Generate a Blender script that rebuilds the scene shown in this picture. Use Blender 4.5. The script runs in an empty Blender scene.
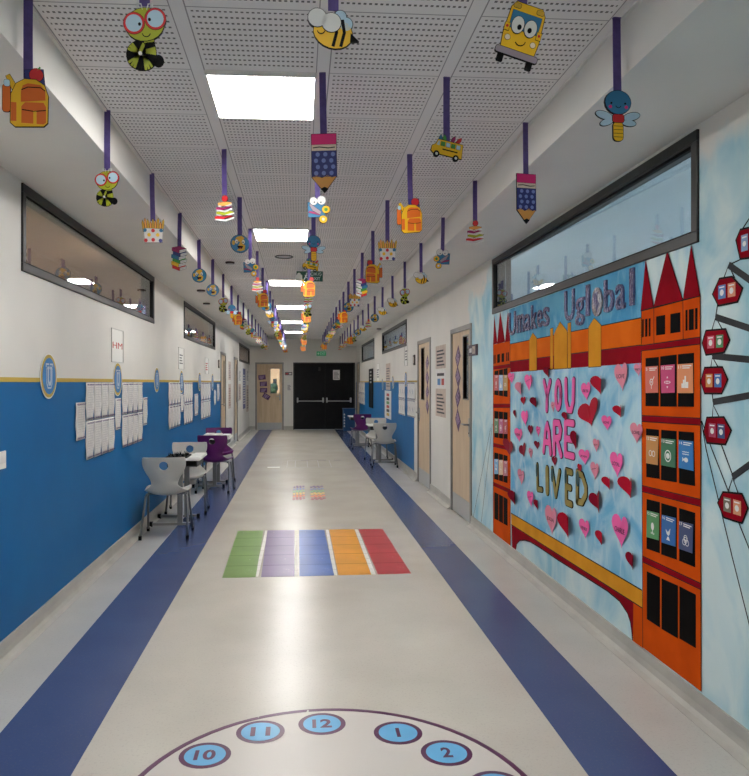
import bpy, bmesh, math, random
from mathutils import Vector, Matrix
random.seed(7)
C = bpy.context.scene.collection
PI = math.pi
# ------------------------------------------------------------------ camera
H = 1.5; TH = math.atan(0.0636); F = 700.0; PX = 344.5; PY = 382.3
cs, sn = math.cos(TH), math.sin(TH)
cam_d = bpy.data.cameras.new('camera'); cam = bpy.data.objects.new('camera', cam_d); C.objects.link(cam)
cam_d.sensor_fit = 'HORIZONTAL'; cam_d.sensor_width = 36; cam_d.lens = F*36/749
cam_d.shift_x = (374.5-PX)/749; cam_d.shift_y = -(388-PY)/749
cam.location = (0, 0, H); cam.rotation_euler = (PI/2, 0, -TH)
cam_d.clip_start = .02; cam_d.clip_end = 400
bpy.context.scene.camera = cam
XL, XR, YE, ZC, ZS, XEL, XER = -1.60, 1.79, 22.3, 2.875, 2.66, -.99, 1.225
YB = -6.0
def ray(u, v):
    t = (u-PX)/F; return Vector((cs*t+sn, cs-sn*t, (PY-v)/F))
def wl(u, v):
    d = ray(u, v); k = XL/d.x; return (d.y*k, H+d.z*k)          # left wall (Y, Z)
def wr(u, v):
    d = ray(u, v); k = XR/d.x; return (d.y*k, H+d.z*k)
def wf(u, v):
    d = ray(u, v); k = YE/d.y; return (d.x*k, H+d.z*k)          # far wall (X, Z)
def fl(u, v, z=0):
    d = ray(u, v); k = (z-H)/d.z; return (d.x*k, d.y*k)
# plane frames: local x = right as seen from the corridor, y = up, z = out of the wall
ML = Matrix(((0,0,1,XL),(1,0,0,0),(0,1,0,0),(0,0,0,1)))
MR = Matrix(((0,0,-1,XR),(-1,0,0,0),(0,1,0,0),(0,0,0,1)))
MF = Matrix(((1,0,0,0),(0,0,-1,YE),(0,1,0,0),(0,0,0,1)))
MG = Matrix(((1,0,0,0),(0,1,0,0),(0,0,1,0),(0,0,0,1)))
MO = Matrix(((1,0,0,0),(0,0,-1,0),(0,1,0,0),(0,0,0,1)))          # ornaments: face -Y
def L2(u, v): a = wl(u, v); return (a[0], a[1])
def R2(u, v): a = wr(u, v); return (-a[0], a[1])
def F2(u, v): return wf(u, v)
# ------------------------------------------------------------------ materials
def lin(c): return tuple(((x/255)/12.92 if x/255 <= .04045 else ((x/255+.055)/1.055)**2.4) for x in c)+(1,)
MATS = {}
def mat(name, rgb, rough=.5, metal=0, emis=None, spec=.5, coat=0):
    if name in MATS: return MATS[name]
    m = bpy.data.materials.new(name); m.use_nodes = True
    b = m.node_tree.nodes['Principled BSDF']
    b.inputs['Base Color'].default_value = lin(rgb); b.inputs['Roughness'].default_value = rough
    b.inputs['Metallic'].default_value = metal; b.inputs['Specular IOR Level'].default_value = spec
    if coat: b.inputs['Coat Weight'].default_value = coat; b.inputs['Coat Roughness'].default_value = .1
    if emis: b.inputs['Emission Color'].default_value = lin(rgb); b.inputs['Emission Strength'].default_value = emis
    MATS[name] = m; return m
class N:                                                           # tiny node builder
    def __init__(s, m): s.t = m.node_tree; s.b = s.t.nodes['Principled BSDF']; s.co = s.t.nodes.new('ShaderNodeTexCoord').outputs['Object']
    def _in(s, n, i, v):
        if isinstance(v, (int, float)): n.inputs[i].default_value = v
        elif isinstance(v, tuple): n.inputs[i].default_value = v
        elif v is not None: s.t.links.new(v, n.inputs[i])
    def m(s, op, a, b=None, c=None):
        n = s.t.nodes.new('ShaderNodeMath'); n.operation = op
        s._in(n, 0, a); s._in(n, 1, b); s._in(n, 2, c); return n.outputs[0]
    def sep(s, v=None):
        n = s.t.nodes.new('ShaderNodeSeparateXYZ'); s.t.links.new(v or s.co, n.inputs[0]); return n.outputs
    def noise(s, scale, detail=3, vec=None, dist=0):
        n = s.t.nodes.new('ShaderNodeTexNoise'); n.inputs['Scale'].default_value = scale; n.inputs['Detail'].default_value = detail
        n.inputs['Distortion'].default_value = dist
        s.t.links.new(vec or s.co, n.inputs['Vector']); return n.outputs['Fac']
    def vscale(s, x, y, z):
        n = s.t.nodes.new('ShaderNodeMapping'); n.inputs['Scale'].default_value = (x, y, z); s.t.links.new(s.co, n.inputs[0]); return n.outputs[0]
    def mix(s, f, a, b):
        n = s.t.nodes.new('ShaderNodeMix'); n.data_type = 'RGBA'
        s._in(n, 0, f); s._in(n, 6, a); s._in(n, 7, b); return n.outputs[2]
    def ramp(s, f, lo, hi):
        n = s.t.nodes.new('ShaderNodeMapRange'); s._in(n, 0, f); n.inputs[1].default_value = lo; n.inputs[2].default_value = hi; return n.outputs[0]
    def col(s, v): s.t.links.new(v, s.b.inputs['Base Color'])
    def bump(s, h, st, d=.01):
        n = s.t.nodes.new('ShaderNodeBump'); n.inputs['Strength'].default_value = st; n.inputs['Distance'].default_value = d
        s.t.links.new(h, n.inputs['Height']); s.t.links.new(n.outputs[0], s.b.inputs['Normal'])
def tex(name, c1, c2, scale, rough=.5, lo=.35, hi=.65, metal=0, stretch=None, dist=0, bump=0):
    if name in MATS: return MATS[name]
    m = mat(name, c1, rough, metal); m.node_tree.nodes['Principled BSDF'].inputs['Specular IOR Level'].default_value = .06 if name.startswith('mural') else .4; n = N(m)
    v = n.vscale(*stretch) if stretch else None
    f = n.noise(scale, 4, v, dist); n.col(n.mix(n.ramp(f, lo, hi), lin(c1), lin(c2)))
    if bump: n.bump(f, bump)
    return m
def between(n, x, a, b): return n.m('MULTIPLY', n.m('GREATER_THAN', x, a), n.m('LESS_THAN', x, b))
# walls
BLUE = (0, 98, 158)
def wall_mat(name, ya, yb, ztop, wash=False):
    m = mat(name, (226, 223, 216), .5, spec=.25); n = N(m); x, y, z = n.sep()
    f = n.noise(1.3, 3); base = n.mix(n.ramp(f, .3, .7), lin((228, 225, 218)), lin((218, 216, 210)))
    msk = n.m('MULTIPLY', between(n, y, ya, yb), n.m('LESS_THAN', z, ztop))
    bl = n.mix(n.ramp(n.noise(2.2, 3), .35, .65), lin(BLUE), lin((2, 104, 164)))
    c = n.mix(msk, base, bl)
    if wash:
        e = n.m('MULTIPLY_ADD', n.noise(2.5, 4), .7, -.35)
        yy = n.m('ADD', y, e); zz = n.m('ADD', z, n.m('MULTIPLY_ADD', n.noise(2.0, 4), .9, -.45))
        w = n.m('MULTIPLY', n.ramp(yy, 7.32, 7.15), n.ramp(zz, 2.56, 2.44))
        t = n.noise(2.4, 5, n.vscale(1, .9, .7), 1.2); t2 = n.noise(9, 3, n.vscale(1, 1, .35), .5)
        skyc = n.mix(n.ramp(t, .36, .66), lin((212, 230, 230)), lin((140, 196, 214)))
        skyc = n.mix(n.m('MULTIPLY', n.ramp(t2, .45, .75), .55), skyc, lin((214, 228, 226)))
        c = n.mix(w, c, skyc)
    n.col(c); n.bump(n.noise(60, 2), .05, .002)
    return m
M_wall_l = wall_mat('painted_wall_left', -50, 14.55, 1.505)
M_wall_r = wall_mat('painted_wall_right', 10.9, 23, 1.505, True)
M_wall = wall_mat('painted_wall_plain', 100, 101, 0)
# ceiling
M_ceil = mat('perforated_ceiling', (212, 209, 206), .6); n = N(M_ceil); x, y, z = n.sep()
PXT, PYT, X0T, Y0T = .55, .52, -1.025, 3.11-12*.52
fx = n.m('FRACT', n.m('DIVIDE', n.m('SUBTRACT', x, X0T), PXT)); fy = n.m('FRACT', n.m('DIVIDE', n.m('SUBTRACT', y, Y0T), PYT))
inx = between(n, fx, .13, .97); iny = between(n, fy, .05, .95)
hx = n.m('FRACT', n.m('DIVIDE', x, .0205)); hy = n.m('FRACT', n.m('DIVIDE', y, .0433))
hole = n.m('MULTIPLY', n.m('MULTIPLY', between(n, hx, .24, .76), between(n, hy, .36, .64)), n.m('MULTIPLY', inx, iny))
jy = n.m('LESS_THAN', fy, .010); jx = n.m('ADD', between(n, fx, .095, .105), n.m('GREATER_THAN', fx, .992))
jt = n.m('MINIMUM', n.m('ADD', n.m('MULTIPLY', jy, n.m('GREATER_THAN', fx, .1)), jx), 1)
c = n.mix(n.ramp(n.noise(1.1, 2), .3, .7), lin((234, 231, 228)), lin((224, 221, 219)))
c = n.mix(n.m('MULTIPLY', jt, .7), c, lin((90, 86, 84))); c = n.mix(hole, c, lin((92, 88, 86))); n.col(c)
# floor
M_floor = mat('vinyl_floor', (190, 184, 172), .3); n = N(M_floor); x, y, z = n.sep()
a = n.noise(1.6, 4); b_ = n.noise(90, 2); 
c = n.mix(n.ramp(a, .3, .7), lin((203, 196, 184)), lin((191, 184, 172)))
side = n.m('ADD', n.m('LESS_THAN', x, -1.28), n.m('GREATER_THAN', x, 1.435))
c = n.mix(side, c, n.mix(n.ramp(a, .3, .7), lin((200, 197, 190)), lin((188, 185, 179))))
st = n.m('ADD', between(n, x, -1.28, -.872), between(n, x, 1.098, 1.436))
c = n.mix(st, c, n.mix(n.ramp(n.noise(2, 3), .3, .7), lin((62, 77, 120)), lin((68, 83, 126))))
c = n.mix(n.m('MULTIPLY', n.ramp(b_, .58, .66), .12), c, lin((120, 116, 112)))
n.col(c)
n.b.inputs['Roughness'].default_value = .27
M_cove = tex('cove_skirting', (188, 184, 175), (172, 168, 160), 3, .35)
M_gold = mat('mustard_band', (196, 164, 62), .5)
M_dark = tex('dark_frame', (34, 33, 33), (42, 41, 40), 8, .4)
M_black = mat('black', (10, 10, 11), .6, spec=.15)
M_grey_metal = tex('grey_metal', (150, 148, 144), (136, 134, 130), 6, .35, metal=.4)
M_tube = mat('chair_tube', (130, 132, 134), .3, .8)
M_alu = mat('aluminium', (176, 178, 178), .3, .6)
M_wood = tex('beech_laminate', (214, 190, 158), (201, 175, 142), 3, .4, stretch=(6, 6, .5), dist=1)
M_dd = tex('charcoal_door', (17, 17, 19), (24, 24, 26), 4, .5); M_dd.node_tree.nodes['Principled BSDF'].inputs['Specular IOR Level'].default_value = .15
M_white = mat('white', (236, 235, 230), .5)
M_paper = tex('paper', (232, 230, 226), (216, 214, 212), 20, .45)
M_purple = mat('purple_card', (84, 48, 96), .5)
M_purple_ink = mat('purple_ink', (86, 62, 120), .6)
M_ribbon = tex('purple_ribbon', (88, 72, 134), (78, 62, 122), 40, .5)
M_cream_shell = tex('cream_plastic', (206, 202, 192), (198, 194, 184), 4, .38)
M_purple_shell = tex('purple_plastic', (98, 26, 100), (88, 22, 90), 4, .35)
def glass_mat(name, tint, ior=1.5, boost=0.0):
    m = bpy.data.materials.new(name); m.use_nodes = True; t = m.node_tree; t.nodes.clear()
    o = t.nodes.new('ShaderNodeOutputMaterial'); mx = t.nodes.new('ShaderNodeMixShader'); tr = t.nodes.new('ShaderNodeBsdfTransparent')
    g = t.nodes.new('ShaderNodeBsdfGlossy'); g.inputs['Roughness'].default_value = .01; lw = t.nodes.new('ShaderNodeLayerWeight'); lw.inputs[0].default_value = .5
    pw = t.nodes.new('ShaderNodeMath'); pw.operation = 'POWER'; pw.inputs[1].default_value = 3.0; t.links.new(lw.outputs['Facing'], pw.inputs[0])
    ad = t.nodes.new('ShaderNodeMath'); ad.operation = 'MULTIPLY_ADD'; ad.use_clamp = True; ad.inputs[1].default_value = .9; ad.inputs[2].default_value = .04+boost
    tr.inputs[0].default_value = lin(tint); t.links.new(pw.outputs[0], ad.inputs[0]); t.links.new(ad.outputs[0], mx.inputs[0])
    t.links.new(tr.outputs[0], mx.inputs[1]); t.links.new(g.outputs[0], mx.inputs[2]); t.links.new(mx.outputs[0], o.inputs[0]); return m
M_glass = glass_mat('clear_glass', (235, 240, 240))
M_pocket = glass_mat('clear_plastic', (245, 245, 245), 1.4)
# ------------------------------------------------------------------ object helpers
def tag(o, label=None, cat=None, group=None, kind=None):
    if label: o['label'] = label
    if cat: o['category'] = cat
    if group: o['group'] = group
    if kind: o['kind'] = kind
    return o
def empty(name, loc, label, cat, group=None):
    o = bpy.data.objects.new(name, None); C.objects.link(o); o.location = loc; o.empty_display_size = .05
    return tag(o, label, cat, group)
def wloc(o):
    v = Vector(o.location)
    while o.parent: o = o.parent; v += Vector(o.location)
    return v
class MB:
    def __init__(s): s.bm = bmesh.new(); s.mats = []
    def mi(s, m):
        if m not in s.mats: s.mats.append(m)
        return s.mats.index(m)
    def quad(s, pts, m):
        f = s.bm.faces.new([s.bm.verts.new(p) for p in pts]); f.material_index = s.mi(m); return f
    def prism(s, M, pts, z0, z1, m):
        if len(pts) < 3: return
        k = s.mi(m); n = len(pts)
        ar = sum(pts[i][0]*pts[(i+1) % n][1]-pts[(i+1) % n][0]*pts[i][1] for i in range(n))
        if ar < 0: pts = pts[::-1]
        A = [s.bm.verts.new(M @ Vector((p[0], p[1], z0))) for p in pts]; B = [s.bm.verts.new(M @ Vector((p[0], p[1], z1))) for p in pts]
        fs = [s.bm.faces.new(A[::-1]), s.bm.faces.new(B)]
        for i in range(n):
            j = (i+1) % n; fs.append(s.bm.faces.new((A[i], A[j], B[j], B[i])))
        for f in fs: f.material_index = k
    def box(s, a, b, m, M=None):
        s.prism(M or MG, [(a[0], a[1]), (b[0], a[1]), (b[0], b[1]), (a[0], b[1])], a[2], b[2], m)
    def tube(s, path, r, m, seg=10, cap=True):
        k = s.mi(m); rings = []; path = [Vector(p) for p in path]
        up = Vector((0, 0, 1)); 
        for i, p in enumerate(path):
            d = (path[min(i+1, len(path)-1)]-path[max(i-1, 0)]).normalized()
            q = up if abs(d.dot(up)) < .98 else Vector((1, 0, 0))
            a = d.cross(q).normalized(); b = d.cross(a).normalized()
            rr = r[i] if isinstance(r, (list, tuple)) else r
            rings.append([s.bm.verts.new(p+a*math.cos(t*2*PI/seg)*rr+b*math.sin(t*2*PI/seg)*rr) for t in range(seg)])
        for i in range(len(rings)-1):
            for t in range(seg):
                f = s.bm.faces.new((rings[i][t], rings[i][(t+1) % seg], rings[i+1][(t+1) % seg], rings[i+1][t])); f.material_index = k; f.smooth = True
        if cap:
            for g in (rings[0][::-1], rings[-1]): f = s.bm.faces.new(g); f.material_index = k
    def build(s, name, parent=None, origin=None, label=None, cat=None, group=None, kind=None, bevel=0, local=False):
        bmesh.ops.recalc_face_normals(s.bm, faces=s.bm.faces)
        if local: o3 = Vector((0, 0, 0))
        elif parent: o3 = wloc(parent)
        elif origin is not None: o3 = Vector(origin)
        else:
            lo = Vector((min(v.co.x for v in s.bm.verts), min(v.co.y for v in s.bm.verts), min(v.co.z for v in s.bm.verts)))
            hi = Vector((max(v.co.x for v in s.bm.verts), max(v.co.y for v in s.bm.verts), max(v.co.z for v in s.bm.verts)))
            o3 = (lo+hi)/2; o3.z = lo.z
        bmesh.ops.translate(s.bm, verts=s.bm.verts, vec=-o3)
        me = bpy.data.meshes.new(name); s.bm.to_mesh(me); s.bm.free()
        for m in s.mats: me.materials.append(m)
        o = bpy.data.objects.new(name, me); C.objects.link(o)
        if parent: o.parent = parent
        else: o.location = o3
        if bevel:
            b = o.modifiers.new('bevel', 'BEVEL'); b.width = bevel; b.segments = 2; b.limit_method = 'ANGLE'
        return tag(o, label, cat, group, kind)
def circ(cx, cy, rx, ry=None, n=20, a0=0, a1=2*PI, rot=0):
    ry = ry or rx; out = []
    full = abs(a1-a0-2*PI) < 1e-6
    for i in range(n if full else n+1):
        a = a0+(a1-a0)*i/n; x, y = rx*math.cos(a), ry*math.sin(a)
        out.append((cx+x*math.cos(rot)-y*math.sin(rot), cy+x*math.sin(rot)+y*math.cos(rot)))
    return out
def rect(x0, y0, x1, y1): return [(x0, y0), (x1, y0), (x1, y1), (x0, y1)]
def rrect(cx, cy, w, h, r, n=4):
    o = []
    for (sx, sy, a) in ((1, 1, 0), (-1, 1, PI/2), (-1, -1, PI), (1, -1, 3*PI/2)):
        for i in range(n+1):
            t = a+PI/2*i/n; o.append((cx+sx*(w/2-r)+r*math.cos(t), cy+sy*(h/2-r)+r*math.sin(t)))
    return o
def rotp(pts, a, cx=0, cy=0): return [(cx+(x-cx)*math.cos(a)-(y-cy)*math.sin(a), cy+(x-cx)*math.sin(a)+(y-cy)*math.cos(a)) for x, y in pts]
def grow(pts, d):
    n = len(pts); ar = sum(pts[i][0]*pts[(i+1) % n][1]-pts[(i+1) % n][0]*pts[i][1] for i in range(n)); sg = 1 if ar > 0 else -1; out = []
    for i in range(n):
        p0, p1, p2 = Vector(pts[i-1]), Vector(pts[i]), Vector(pts[(i+1) % n])
        e1, e2 = (p1-p0), (p2-p1)
        if e1.length < 1e-9 or e2.length < 1e-9: out.append(tuple(p1)); continue
        e1.normalize(); e2.normalize(); n1 = Vector((e1.y, -e1.x))*sg; n2 = Vector((e2.y, -e2.x))*sg
        v = n1+n2; k = 1+n1.dot(n2); v = v/max(k, .35); out.append((p1.x+v.x*d, p1.y+v.y*d))
    return out
def strip(path, w):
    out = []; back = []
    for i, p in enumerate(path):
        a = Vector(path[max(i-1, 0)]); b = Vector(path[min(i+1, len(path)-1)]); d = (b-a).normalized(); q = Vector((-d.y, d.x))*w/2
        out.append((p[0]+q.x, p[1]+q.y)); back.append((p[0]-q.x, p[1]-q.y))
    return out+back[::-1]
def outlined(mb, M, pts, z0, z1, m, d, mo=None):
    mb.prism(M, grow(pts, d), z0, z1-.0006, mo or M_black); mb.prism(M, pts, z0+.0001, z1, m)
FONT_CACHE = {}
def text_polys(mb, M, s, x0, y0, x1, y1, z0, z1, m, offset=0.0, rot=0, fit=True):
    """one string as extruded mesh filling the box x0..x1, y0..y1 of a plane frame"""
    key = (s, offset)
    if key not in FONT_CACHE:
        cu = bpy.data.curves.new('t', 'FONT'); cu.body = s; cu.offset = offset; cu.resolution_u = 3
        ob = bpy.data.objects.new('t', cu); C.objects.link(ob); bpy.context.view_layer.update()
        me = bpy.data.meshes.new_from_object(ob.evaluated_get(bpy.context.evaluated_depsgraph_get()))
        vs = [(v.co.x, v.co.y) for v in me.vertices]; fs = [tuple(p.vertices) for p in me.polygons]
        bpy.data.objects.remove(ob); bpy.data.curves.remove(cu); bpy.data.meshes.remove(me); FONT_CACHE[key] = (vs, fs)
    vs, fs = FONT_CACHE[key]
    if not vs: return
    ax, bx = min(v[0] for v in vs), max(v[0] for v in vs); ay, by = min(v[1] for v in vs), max(v[1] for v in vs)
    sx = (x1-x0)/max(bx-ax, 1e-6); sy = (y1-y0)/max(by-ay, 1e-6); k = mb.mi(m)
    cx, cy = (x0+x1)/2, (y0+y1)/2
    P = [rotp([(x0+(v[0]-ax)*sx, y0+(v[1]-ay)*sy)], rot, cx, cy)[0] for v in vs]
    b = bmesh.new(); V = [b.verts.new((p[0], p[1], z0)) for p in P]
    for f in fs:
        try: b.faces.new([V[i] for i in f])
        except ValueError: pass
    bmesh.ops.remove_doubles(b, verts=b.verts, dist=1e-6)
    r = bmesh.ops.extrude_face_region(b, geom=b.faces[:])
    for g in r['geom']:
        if isinstance(g, bmesh.types.BMVert): g.co.z = z1
    mp = {}
    for v in b.verts: mp[v] = mb.bm.verts.new(M @ v.co)
    for f in b.faces:
        try: nf = mb.bm.faces.new([mp[v] for v in f.verts]); nf.material_index = k
        except ValueError: pass
    b.free()
def copy_tree(o, parent=None):
    c = o.copy(); C.objects.link(c); c.parent = parent
    for ch in list(o.children): copy_tree(ch, c)
    return c
# ------------------------------------------------------------------ shell
def wall_holes(name, M, a0, a1, z0, z1, holes, thick, m):
    """wall in a plane frame (front at local z=0, back at -thick) with rectangular openings and their reveals"""
    mb = MB(); xs = sorted({a0, a1}|{h[i] for h in holes for i in (0, 1)}); zs = sorted({z0, z1}|{h[i] for h in holes for i in (2, 3)})
    inh = lambda x, z: any(h[0] < x < h[1] and h[2] < z < h[3] for h in holes)
    for i in range(len(xs)-1):
        for j in range(len(zs)-1):
            if inh((xs[i]+xs[i+1])/2, (zs[j]+zs[j+1])/2): continue
            for d in (0, -thick):
                mb.quad([M @ Vector((x, z, d)) for x, z in ((xs[i], zs[j]), (xs[i+1], zs[j]), (xs[i+1], zs[j+1]), (xs[i], zs[j+1]))], m)
    for h in list(holes)+[(a0, a1, z0, z1)]:
        R = [(h[0], h[2]), (h[1], h[2]), (h[1], h[3]), (h[0], h[3])]
        for i in range(4):
            p, q = R[i], R[(i+1) % 4]
            mb.quad([M @ Vector((p[0], p[1], 0)), M @ Vector((q[0], q[1], 0)), M @ Vector((q[0], q[1], -thick)), M @ Vector((p[0], p[1], -thick))], m)
    bmesh.ops.remove_doubles(mb.bm, verts=mb.bm.verts, dist=1e-5)
    return mb.build(name, origin=(0, 0, 0), kind='structure')
TW = .12
def bx4(f, tl, tr, bl, br):
    a = [f(*p) for p in (tl, tr, bl, br)]
    return (min(p[0] for p in a), max(p[0] for p in a), (a[2][1]+a[3][1])/2, (a[0][1]+a[1][1])/2)
WL = [bx4(L2, (21, 181), (153.5, 278), (21, 270), (153.5, 324)), bx4(L2, (183.7, 300), (214.8, 323), (183.7, 337.5), (214.8, 350.5)),
      bx4(L2, (239.2, 341.5), (249.3, 350), (239.2, 361.5), (249.3, 364.5))]
WRT = [bx4(R2, (493, 261), (699.3, 126), (493, 314.6), (699.3, 241.6)), bx4(R2, (382.5, 334), (406.8, 318), (382.5, 355), (406.8, 345)),
      bx4(R2, (362, 345), (374.3, 338), (362, 362.5), (374.3, 359))]
for w in WL+WRT: print('WIN', [round(v, 2) for v in w])
zt = sum(w[3] for w in WL[:2]+WRT[:2])/4
DL = [(14.25, 15.2, 0, 2.12), (17.1, 18.05, 0, 2.12)]
def rspan(u0, u1): a, b = wr(u0, 400)[0], wr(u1, 400)[0]; return (-a, -b)
DR = [rspan(451.3, 472)+(0, 2.12), rspan(418, 431)+(0, 2.12), (-21.9, -20.95, 0, 2.12)]
print('DR', DR)
DF = [(wf(255.2, 400)[0], wf(283.8, 400)[0], 0, 2.13), (wf(293.2, 400)[0], min(wf(355, 400)[0], XR-.03), 0, 2.13)]
print('DF', DF)
wall_holes('wall_left', ML, YB, YE, 0, ZS, WL+DL, TW, M_wall_l)
wall_holes('wall_right', MR, -YE, -YB, 0, ZS, WRT+DR, TW, M_wall_r)
wall_holes('wall_back', MF, XL, XR, 0, ZC, DF, TW, M_wall)
mb = MB(); mb.box((XL-TW, YB-.1, 0), (XR+TW, YB, ZC), M_wall); mb.build('wall_front', kind='structure')
mb = MB(); mb.box((-6, YB-.2, -.1), (6, YE+.3, 0), M_floor); mb.build('floor', origin=(0, 0, 0), kind='structure')
# lamps are let into the ceiling
LY = [3.11+3.12*k for k in range(-3, 7)]
mb = MB(); mb.box((XEL-.05, YB-.1, ZC), (XER+.05, YE, ZC+.08), M_ceil); mb.build('ceiling', origin=(0, 0, 0), kind='structure')
for nm, xa, xb in (('ceiling_soffit_left', XL-TW, XEL), ('ceiling_soffit_right', XER, XR+TW)):
    mb = MB(); mb.box((xa, YB-.1, ZS), (xb, YE, ZC+.08), M_wall); mb.build(nm, origin=(0, 0, 0), kind='structure')
M_lampframe = mat('lamp_frame', (225, 222, 216), .4)
# thin shadow-gap trims along the ceiling grid edges
for i, xa in enumerate((XEL, XER-.014)):
    mb = MB(); mb.box((xa, YB, ZC-.006), (xa+.014, YE, ZC), M_lampframe); mb.build('trim_%d' % (i+3), kind='structure')
# baseboards with coved top
def cove(name, M, spans):
    mb = MB()
    for a, b in spans:
        prof = [(0.0, .11), (.012, .11), (.012, .06), (.018, .03), (.034, .012), (.06, .002), (.06, 0.0), (0, 0)]
        k = mb.mi(M_cove)
        A = [mb.bm.verts.new(M @ Vector((a, p[1], p[0]))) for p in prof]; B = [mb.bm.verts.new(M @ Vector((b, p[1], p[0]))) for p in prof]
        mb.bm.faces.new(A); mb.bm.faces.new(B[::-1])
        for i in range(len(prof)): mb.bm.faces.new((A[i], A[(i+1) % 8], B[(i+1) % 8], B[i]))
    mb.build(name, kind='structure')
cove('baseboard_left', ML, [(YB, DL[0][0]), (DL[0][1], DL[1][0]), (DL[1][1], YE)])
cove('baseboard_right', MR, [(-YE, DR[2][0]), (DR[2][1], DR[1][0]), (DR[1][1], DR[0][0]), (DR[0][1], -YB)])
cove('baseboard_back', MF, [(XL, DF[0][0]), (DF[0][1], DF[1][0])])
mb = MB(); mb.box((YB, 1.502, .0002), (14.25, 1.528, .004), M_gold, ML); mb.build('trim_1', kind='structure')
mb = MB(); mb.box((-20.9, 1.502, .0002), (DR[1][0], 1.528, .004), M_gold, MR); mb.build('trim_2', kind='structure')
# adjoining rooms seen through the transoms
M_room_l = tex('room_paint_tan', (186, 156, 136), (178, 150, 130), 1.2, .7)
M_room_r = tex('room_paint_pale_blue', (206, 222, 234), (214, 226, 236), 1.2, .7)
def room(nm, x0, x1, m, lamps):
    mb = MB(); z1 = 3.0; t = .1
    mb.box((x0-t, YB-.1, 0), (x0, YE+.1, z1), m) if x0 < 0 else mb.box((x1, YB-.1, 0), (x1+t, YE+.1, z1), m)
    mb.box((x0, YB-.1, 0), (x1, YB, z1), m); mb.box((x0, YE, 0), (x1, YE+.1, z1), m); mb.box((x0-t, YB-.1, z1), (x1+t, YE+.1, z1+t), m)
    mb.build(nm, kind='structure')
room('wall_room_left', -5.2, XL-TW, M_room_l, 0)
room('wall_room_right', XR+TW, 5.4, M_room_r, 0)
M_lamp = mat('lamp_diffuser', (253, 251, 248), .5, emis=16.0)
M_room_fill = mat('room_fill', (255, 244, 228), .5, emis=34.0)
for sx, m, ys in ((-1.88, M_room_fill, (4, 8, 12, 16, 20)), (2.07, mat('room_fill_cool', (240, 248, 255), .5, emis=34.0), (4, 8, 12, 16, 20))):  # panels added to brighten the side rooms, kept out of sight
    for k, y in enumerate(ys):
        mb = MB(); mb.box((sx-.14, y-.5, 2.985), (sx+.14, y+.5, 2.999), m)
        mb.build('ceiling_light', label='added unseen light panel brightening the room behind the %s wall' % ('left' if sx < 0 else 'right'), cat='ceiling light', group='added light panels of the %s side room' % ('left' if sx < 0 else 'right'))
ordn = ['nearest', 'second', 'third', 'fourth', 'fifth', 'sixth', 'seventh', 'eighth', 'ninth', 'tenth', 'eleventh', 'twelfth', 'thirteenth', 'fourteenth', 'fifteenth', 'sixteenth', 'seventeenth', 'eighteenth', 'nineteenth', 'twentieth']
k = 0
M_lampframe = mat('lamp_frame', (225, 222, 216), .4)
for y in LY:
    if y > YE-.6: continue
    vis = y > 2
    lab = ('%s lit ceiling panel, counting from the camera down the corridor' % ordn[k]) if vis else 'lit square ceiling panel behind the camera'
    t = empty('ceiling_light', (-.1725, y+.26, ZC-.02), lab, 'ceiling light', 'corridor ceiling panels')
    if vis: k += 1
    mb = MB(); mb.box((-.41, y+.012, ZC-.018), (.065, y+.508, ZC-.012), M_lamp); mb.build('diffuser', t)
    mb = MB()
    for a, b in (((-.42, y), (.075, y+.012)), ((-.42, y+.508), (.075, y+.52)), ((-.42, y+.012), (-.41, y+.508)), ((.065, y+.012), (.075, y+.508))):
        mb.box((a[0], a[1], ZC-.02), (b[0], b[1], ZC-.0005), M_lampframe)
    mb.build('frame', t)
# ------------------------------------------------------------------ windows and doors
def window(i, M, h, mull, gm=M_glass):
    a0, a1, z0, z1 = h; fw = .05
    mb = MB(); sk = .085 if i == 4 else 0; MP = M @ Matrix(((1, 0, 0, 0), (0, 1, 0, 0), (-sk/(a1-a0), 0, 1, sk/(a1-a0)*(a0+fw)), (0, 0, 0, 1))); mb.box((a0+fw, z0+fw, -.014), (a1-fw, z1-fw, -.009), gm, MP); g = mb.build('window_%d' % i, kind='structure')
    mb = MB(); d0, d1 = -.10, .012
    for p in (rect(a0, z0, a1, z0+fw), rect(a0, z1-fw, a1, z1), rect(a0, z0+fw, a0+fw, z1-fw), rect(a1-fw, z0+fw, a1, z1-fw)): mb.prism(M, p, d0, d1, M_dark)
    mb.build('window_frame', g, bevel=.004)
    mb = MB(); f2 = .014
    for p in (rect(a0+fw, z0+fw, a1-fw, z0+fw+f2), rect(a0+fw, z1-fw-f2, a1-fw, z1-fw), rect(a0+fw, z0+fw+f2, a0+fw+f2, z1-fw-f2), rect(a1-fw-f2, z0+fw+f2, a1-fw, z1-fw-f2)): mb.prism(M, p, -.03, -.008, M_black)
    if mull is not None: mb.prism(M, rect(mull-.02, z0+fw, mull+.02, z1-fw), -.06, -.024, M_dark)
    mb.build('glazing_bead', g)
window(1, ML, WL[0], WL[0][1]-.32); window(2, ML, WL[1], None); window(3, ML, WL[2], None)
window(4, MR, WRT[0], WRT[0][0]+.34); window(5, MR, WRT[1], None); window(6, MR, WRT[2], None)
M_cardink = mat('lilac_print', (196, 170, 206), .6)
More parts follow.
